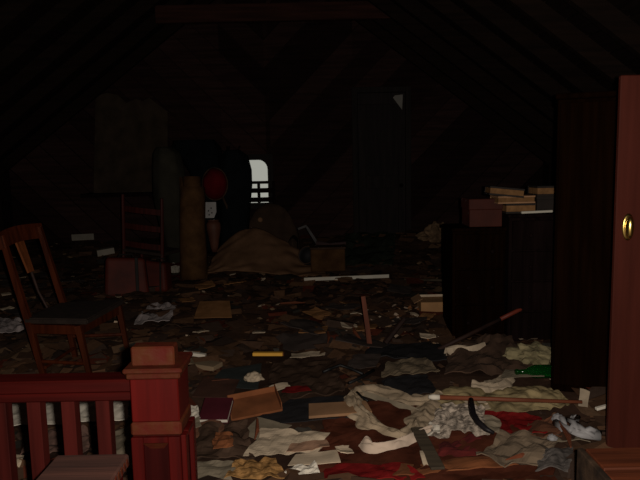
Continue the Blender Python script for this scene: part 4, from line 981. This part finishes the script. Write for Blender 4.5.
# base layer
nx_, ny_ = 110, 120
xs = [-4.2+7.1*i/nx_ for i in range(nx_+1)]; ysg = [2.0+6.85*j/ny_ for j in range(ny_+1)]
for j in ysg:
    for i in xs: V.append((i, j, H(i, j)))
for j in range(ny_):
    for i in range(nx_):
        a = j*(nx_+1)+i; F.append((a, a+1, a+nx_+2, a+nx_+1))
        k = 0.6+0.8*noise.noise(Vector((xs[i]*2, ysg[j]*2, 4)))
        k = max(0.2, k); COL.append((0.052*k+0.016, 0.032*k+0.010, 0.022*k+0.008))
lr = random.Random(5)
def shred(x, y, L_, W_, col, tilt, z):
    rz = lr.random()*6.283; c, s = math.cos(rz), math.sin(rz); tx_, ty_ = lr.uniform(-tilt, tilt), lr.uniform(-tilt, tilt)
    b0_ = len(V); kx = lr.uniform(-0.25, 0.25); bend = lr.uniform(-0.10, 0.20)*L_
    pts = []
    for u, v, bz_ in ((-.5, -.5, 0), (0.05+kx, -.5-lr.random()*0.1, 1), (.5, -.5+lr.random()*0.25, 0), (.5-lr.random()*0.2, .5, 0), (0+kx, .5+lr.random()*0.12, 1), (-.5+lr.random()*0.15, .5, 0)):
        a, b = u*L_, v*W_
        pts.append((a*c-b*s, a*s+b*c, tx_*a+ty_*b+bz_*bend))
    lo = min(p[2] for p in pts)
    for p in pts: V.append((x+p[0], y+p[1], z+p[2]-lo*0.6+0.004))
    F.append((b0_, b0_+1, b0_+4, b0_+5)); F.append((b0_+1, b0_+2, b0_+3, b0_+4)); COL.append(col); COL.append(col)
covered = lambda x, y: any(inpoly(x, y, P) for P in EXC)
for k in range(13000):
    # sampled so that the near floor gets as many pieces per picture area as it needs
    y = 2.3 + 6.5*lr.random()**1.5; x = (lr.random()*2-1)*(0.62*y+0.15)
    if x < XL+0.38 or x > XR-0.42: continue
    s = lr.uniform(0.02, 0.08)*(1+0.08*(y-3)) if lr.random() < 0.62 else lr.uniform(0.09, 0.27)
    if y < 5.2 and any(covered(x+q*s*0.45, y+r*s*0.45) for q, r in ((0, 0), (1, 0), (-1, 0), (0, 1), (0, -1))):
        if lr.random() < 0.965 or s > 0.05: continue
        s *= 0.6
    col = pick(lr.random()); br = max(col)
    if br > 0.25: s *= 0.55
    if br > 0.25 and s > 0.07: s = 0.07
    k2 = lr.uniform(0.7, 1.3); col = tuple(c*k2 for c in col)
    shred(x, y, s, s*lr.uniform(0.35, 0.9), col, 0.28 if s < 0.09 else 0.07, H(x, y)+lr.random()*0.012)
for k in range(150):
    x, y = lr.gauss(0.75, 0.25), lr.gauss(4.75, 0.35)
    if x > a0-0.08: continue
    s = lr.uniform(0.02, 0.055); c_ = lr.choice([(0.45, 0.38, 0.3), (0.25, 0.18, 0.11), (0.3, 0.14, 0.06)])
    shred(x, y, s, s*0.7, c_, 0.5, H(x, y)+0.015)
me = bpy.data.meshes.new('floor_litter'); me.from_pydata(V, [], F); me.materials.append(m_lit)
at = me.attributes.new('piece_colour', 'FLOAT_COLOR', 'FACE')
at.data.foreach_set('color', [c for col in COL for c in (*col, 1.0)])
lit = bpy.data.objects.new('floor_litter', me); C.objects.link(lit)
tag(lit, 'deep layer of dark shredded paper, rags and rubbish covering the floor', 'litter', kind='stuff')

# ------------------------------------------------------------------ scattered countable pieces
sr = random.Random(23); made = []
kinds = [
 ('paper_scrap', 'pale paper scrap lying loose in the floor litter', 'paper', 'pale paper scraps in the litter', m_paper, 85, (0.05, 0.12), 0.004),
 ('cardboard_piece', 'brown cardboard piece lying loose in the floor litter', 'cardboard', 'cardboard pieces in the litter', m_card, 60, (0.10, 0.24), 0.006),
 ('dark_sheet', 'dark grey-brown sheet lying loose in the floor litter', 'sheet', 'dark sheets in the litter', mat('dark_sheet', (0.050, 0.036, 0.030), 0.85, 0.4), 80, (0.18, 0.40), 0.004),
 ('brown_rag', 'brown rag lying loose in the floor litter', 'rag', 'brown rags in the litter', m_dkbrown, 60, (0.16, 0.36), 0.006),
 ('wood_splinter', 'broken wood splinter lying loose in the floor litter', 'wood', 'wood splinters in the litter', m_stick, 26, (0.12, 0.30), 0.012),
]
def scrap(L_, W_, th, wr, seed):
    bm = nb()
    def f(u, v):
        p = Vector(((u-0.5)*L_, (v-0.5)*W_, 0)); e = min(u, 1-u, v, 1-v)
        if e < 0.01: p += Vector((noise.noise(Vector((u*3, v*3, seed))), noise.noise(Vector((u*3, v*3, seed+4))), 0))*L_*0.14
        p.z = fold(p, wr, 9, seed); return p
    return grid_solid(bm, f, 5, 4, th)
for nm, lab, cat, grp, m, n, (s0, s1), th in kinds:
    meshes = []
    for v in range(6):
        if nm == 'wood_splinter':
            bm = nb(); tube(bm, [(-0.5, 0, 0.03), (0.1, 0.02, 0.04), (0.5, -0.03, 0.03)], [0.03, 0.05, 0.012], 5)
            bmesh.ops.scale(bm, vec=(0.22, 0.22, 0.22), verts=bm.verts)
        else: bm = scrap(1.0*(s0+s1)/2, (0.5+0.08*v)*(s0+s1)/2, th, 0.012 if nm != 'brown_rag' else 0.03, v*7.7+n)
        bmesh.ops.recalc_face_normals(bm, faces=bm.faces)
        me = bpy.data.meshes.new(nm); bm.to_mesh(me); bm.free(); me.materials.append(m); meshes.append(me)
    for k in range(n):
        py = 268+212*sr.random()**0.9; px = sr.uniform(-5, 640)
        p = G(px, py, 0.045 if nm in ('paper_scrap', 'wood_splinter', 'cardboard_piece') else 0.042)
        if px < 196 and py > 338: continue
        if p.y < 2.55 or p.y > 8.6 or p.x > 2.4 or p.x < -4: continue
        if p.y > ya-0.1 and p.x > a0-0.1: continue
        if p.y > yc-0.1 and p.x > ux0-0.05: continue
        if p.y > 2.6 and p.x > dl-0.05: continue
        fr = 0.05 if nm in ('paper_scrap', 'wood_splinter') else 0.16
        if any(covered(p.x+q*fr, p.y+r*fr) for q, r in ((0, 0), (1, 0), (-1, 0), (0, 1), (0, -1))) and (fr > 0.1 or sr.random() < 0.85): continue
        o = bpy.data.objects.new(nm, meshes[sr.randrange(6)]); C.objects.link(o)
        s = sr.uniform(s0, s1)/((s0+s1)/2); o.scale = (s, s, s); o.location = p
        o.rotation_euler = (sr.uniform(-0.15, 0.15), sr.uniform(-0.15, 0.15), sr.random()*6.283)
        made.append((o, px, py, nm, lab, cat, grp))

LM = {'yellow ruler': (269, 357), 'upright stake': (368, 330), 'wire hanger': (345, 372), 'large torn cream paper': (285, 447), 'maroon book': (215, 416), 'box lid': (255, 402),
      'lace heap': (455, 432), 'black hook': (478, 415), 'white sandal': (578, 428), 'green bottle': (544, 376), 'tan box': (432, 308), 'low black chest': (478, 335),
      'white batten': (346, 278), 'tan blanket': (262, 262), 'rolled rug': (193, 268), 'reddish brown suitcase': (123, 285), 'left chair': (75, 330), 'greyish linen cloth': (155, 318),
      'newel post': (160, 400), 'balusters': (70, 430), 'crate': (590, 455), 'brown quilt': (303, 383), 'cardboard flap': (213, 316), 'teal folder': (236, 378), 'black sheet': (306, 413),
      'olive rag': (408, 376), 'cream garment': (392, 440), 'brown sacking': (490, 364), 'red cloth at the bottom edge': (370, 476), 'patterned orange cloth': (255, 474), 'brown box by the blanket': (328, 262)}
ORD = ['', 'second ', 'third ', 'fourth ', 'fifth ', 'sixth ', 'seventh ', 'eighth ', 'ninth ', 'tenth ', 'eleventh ', 'twelfth ']
buckets = {}
for o, px, py, nm, lab, cat, grp in made:
    l = min(LM, key=lambda q: (LM[q][0]-px)**2+(1.6*(LM[q][1]-py))**2)
    buckets.setdefault((nm, l), []).append(((LM[l][0]-px)**2+(1.6*(LM[l][1]-py))**2, o, lab, cat, grp))
for (nm, l), it in buckets.items():
    for i, (d_, o, lab, cat, grp) in enumerate(sorted(it, key=lambda t: t[0])):
        tag(o, '%s %sclosest to the %s' % (lab.split(' lying')[0], ORD[min(i, 11)], l), cat, grp)
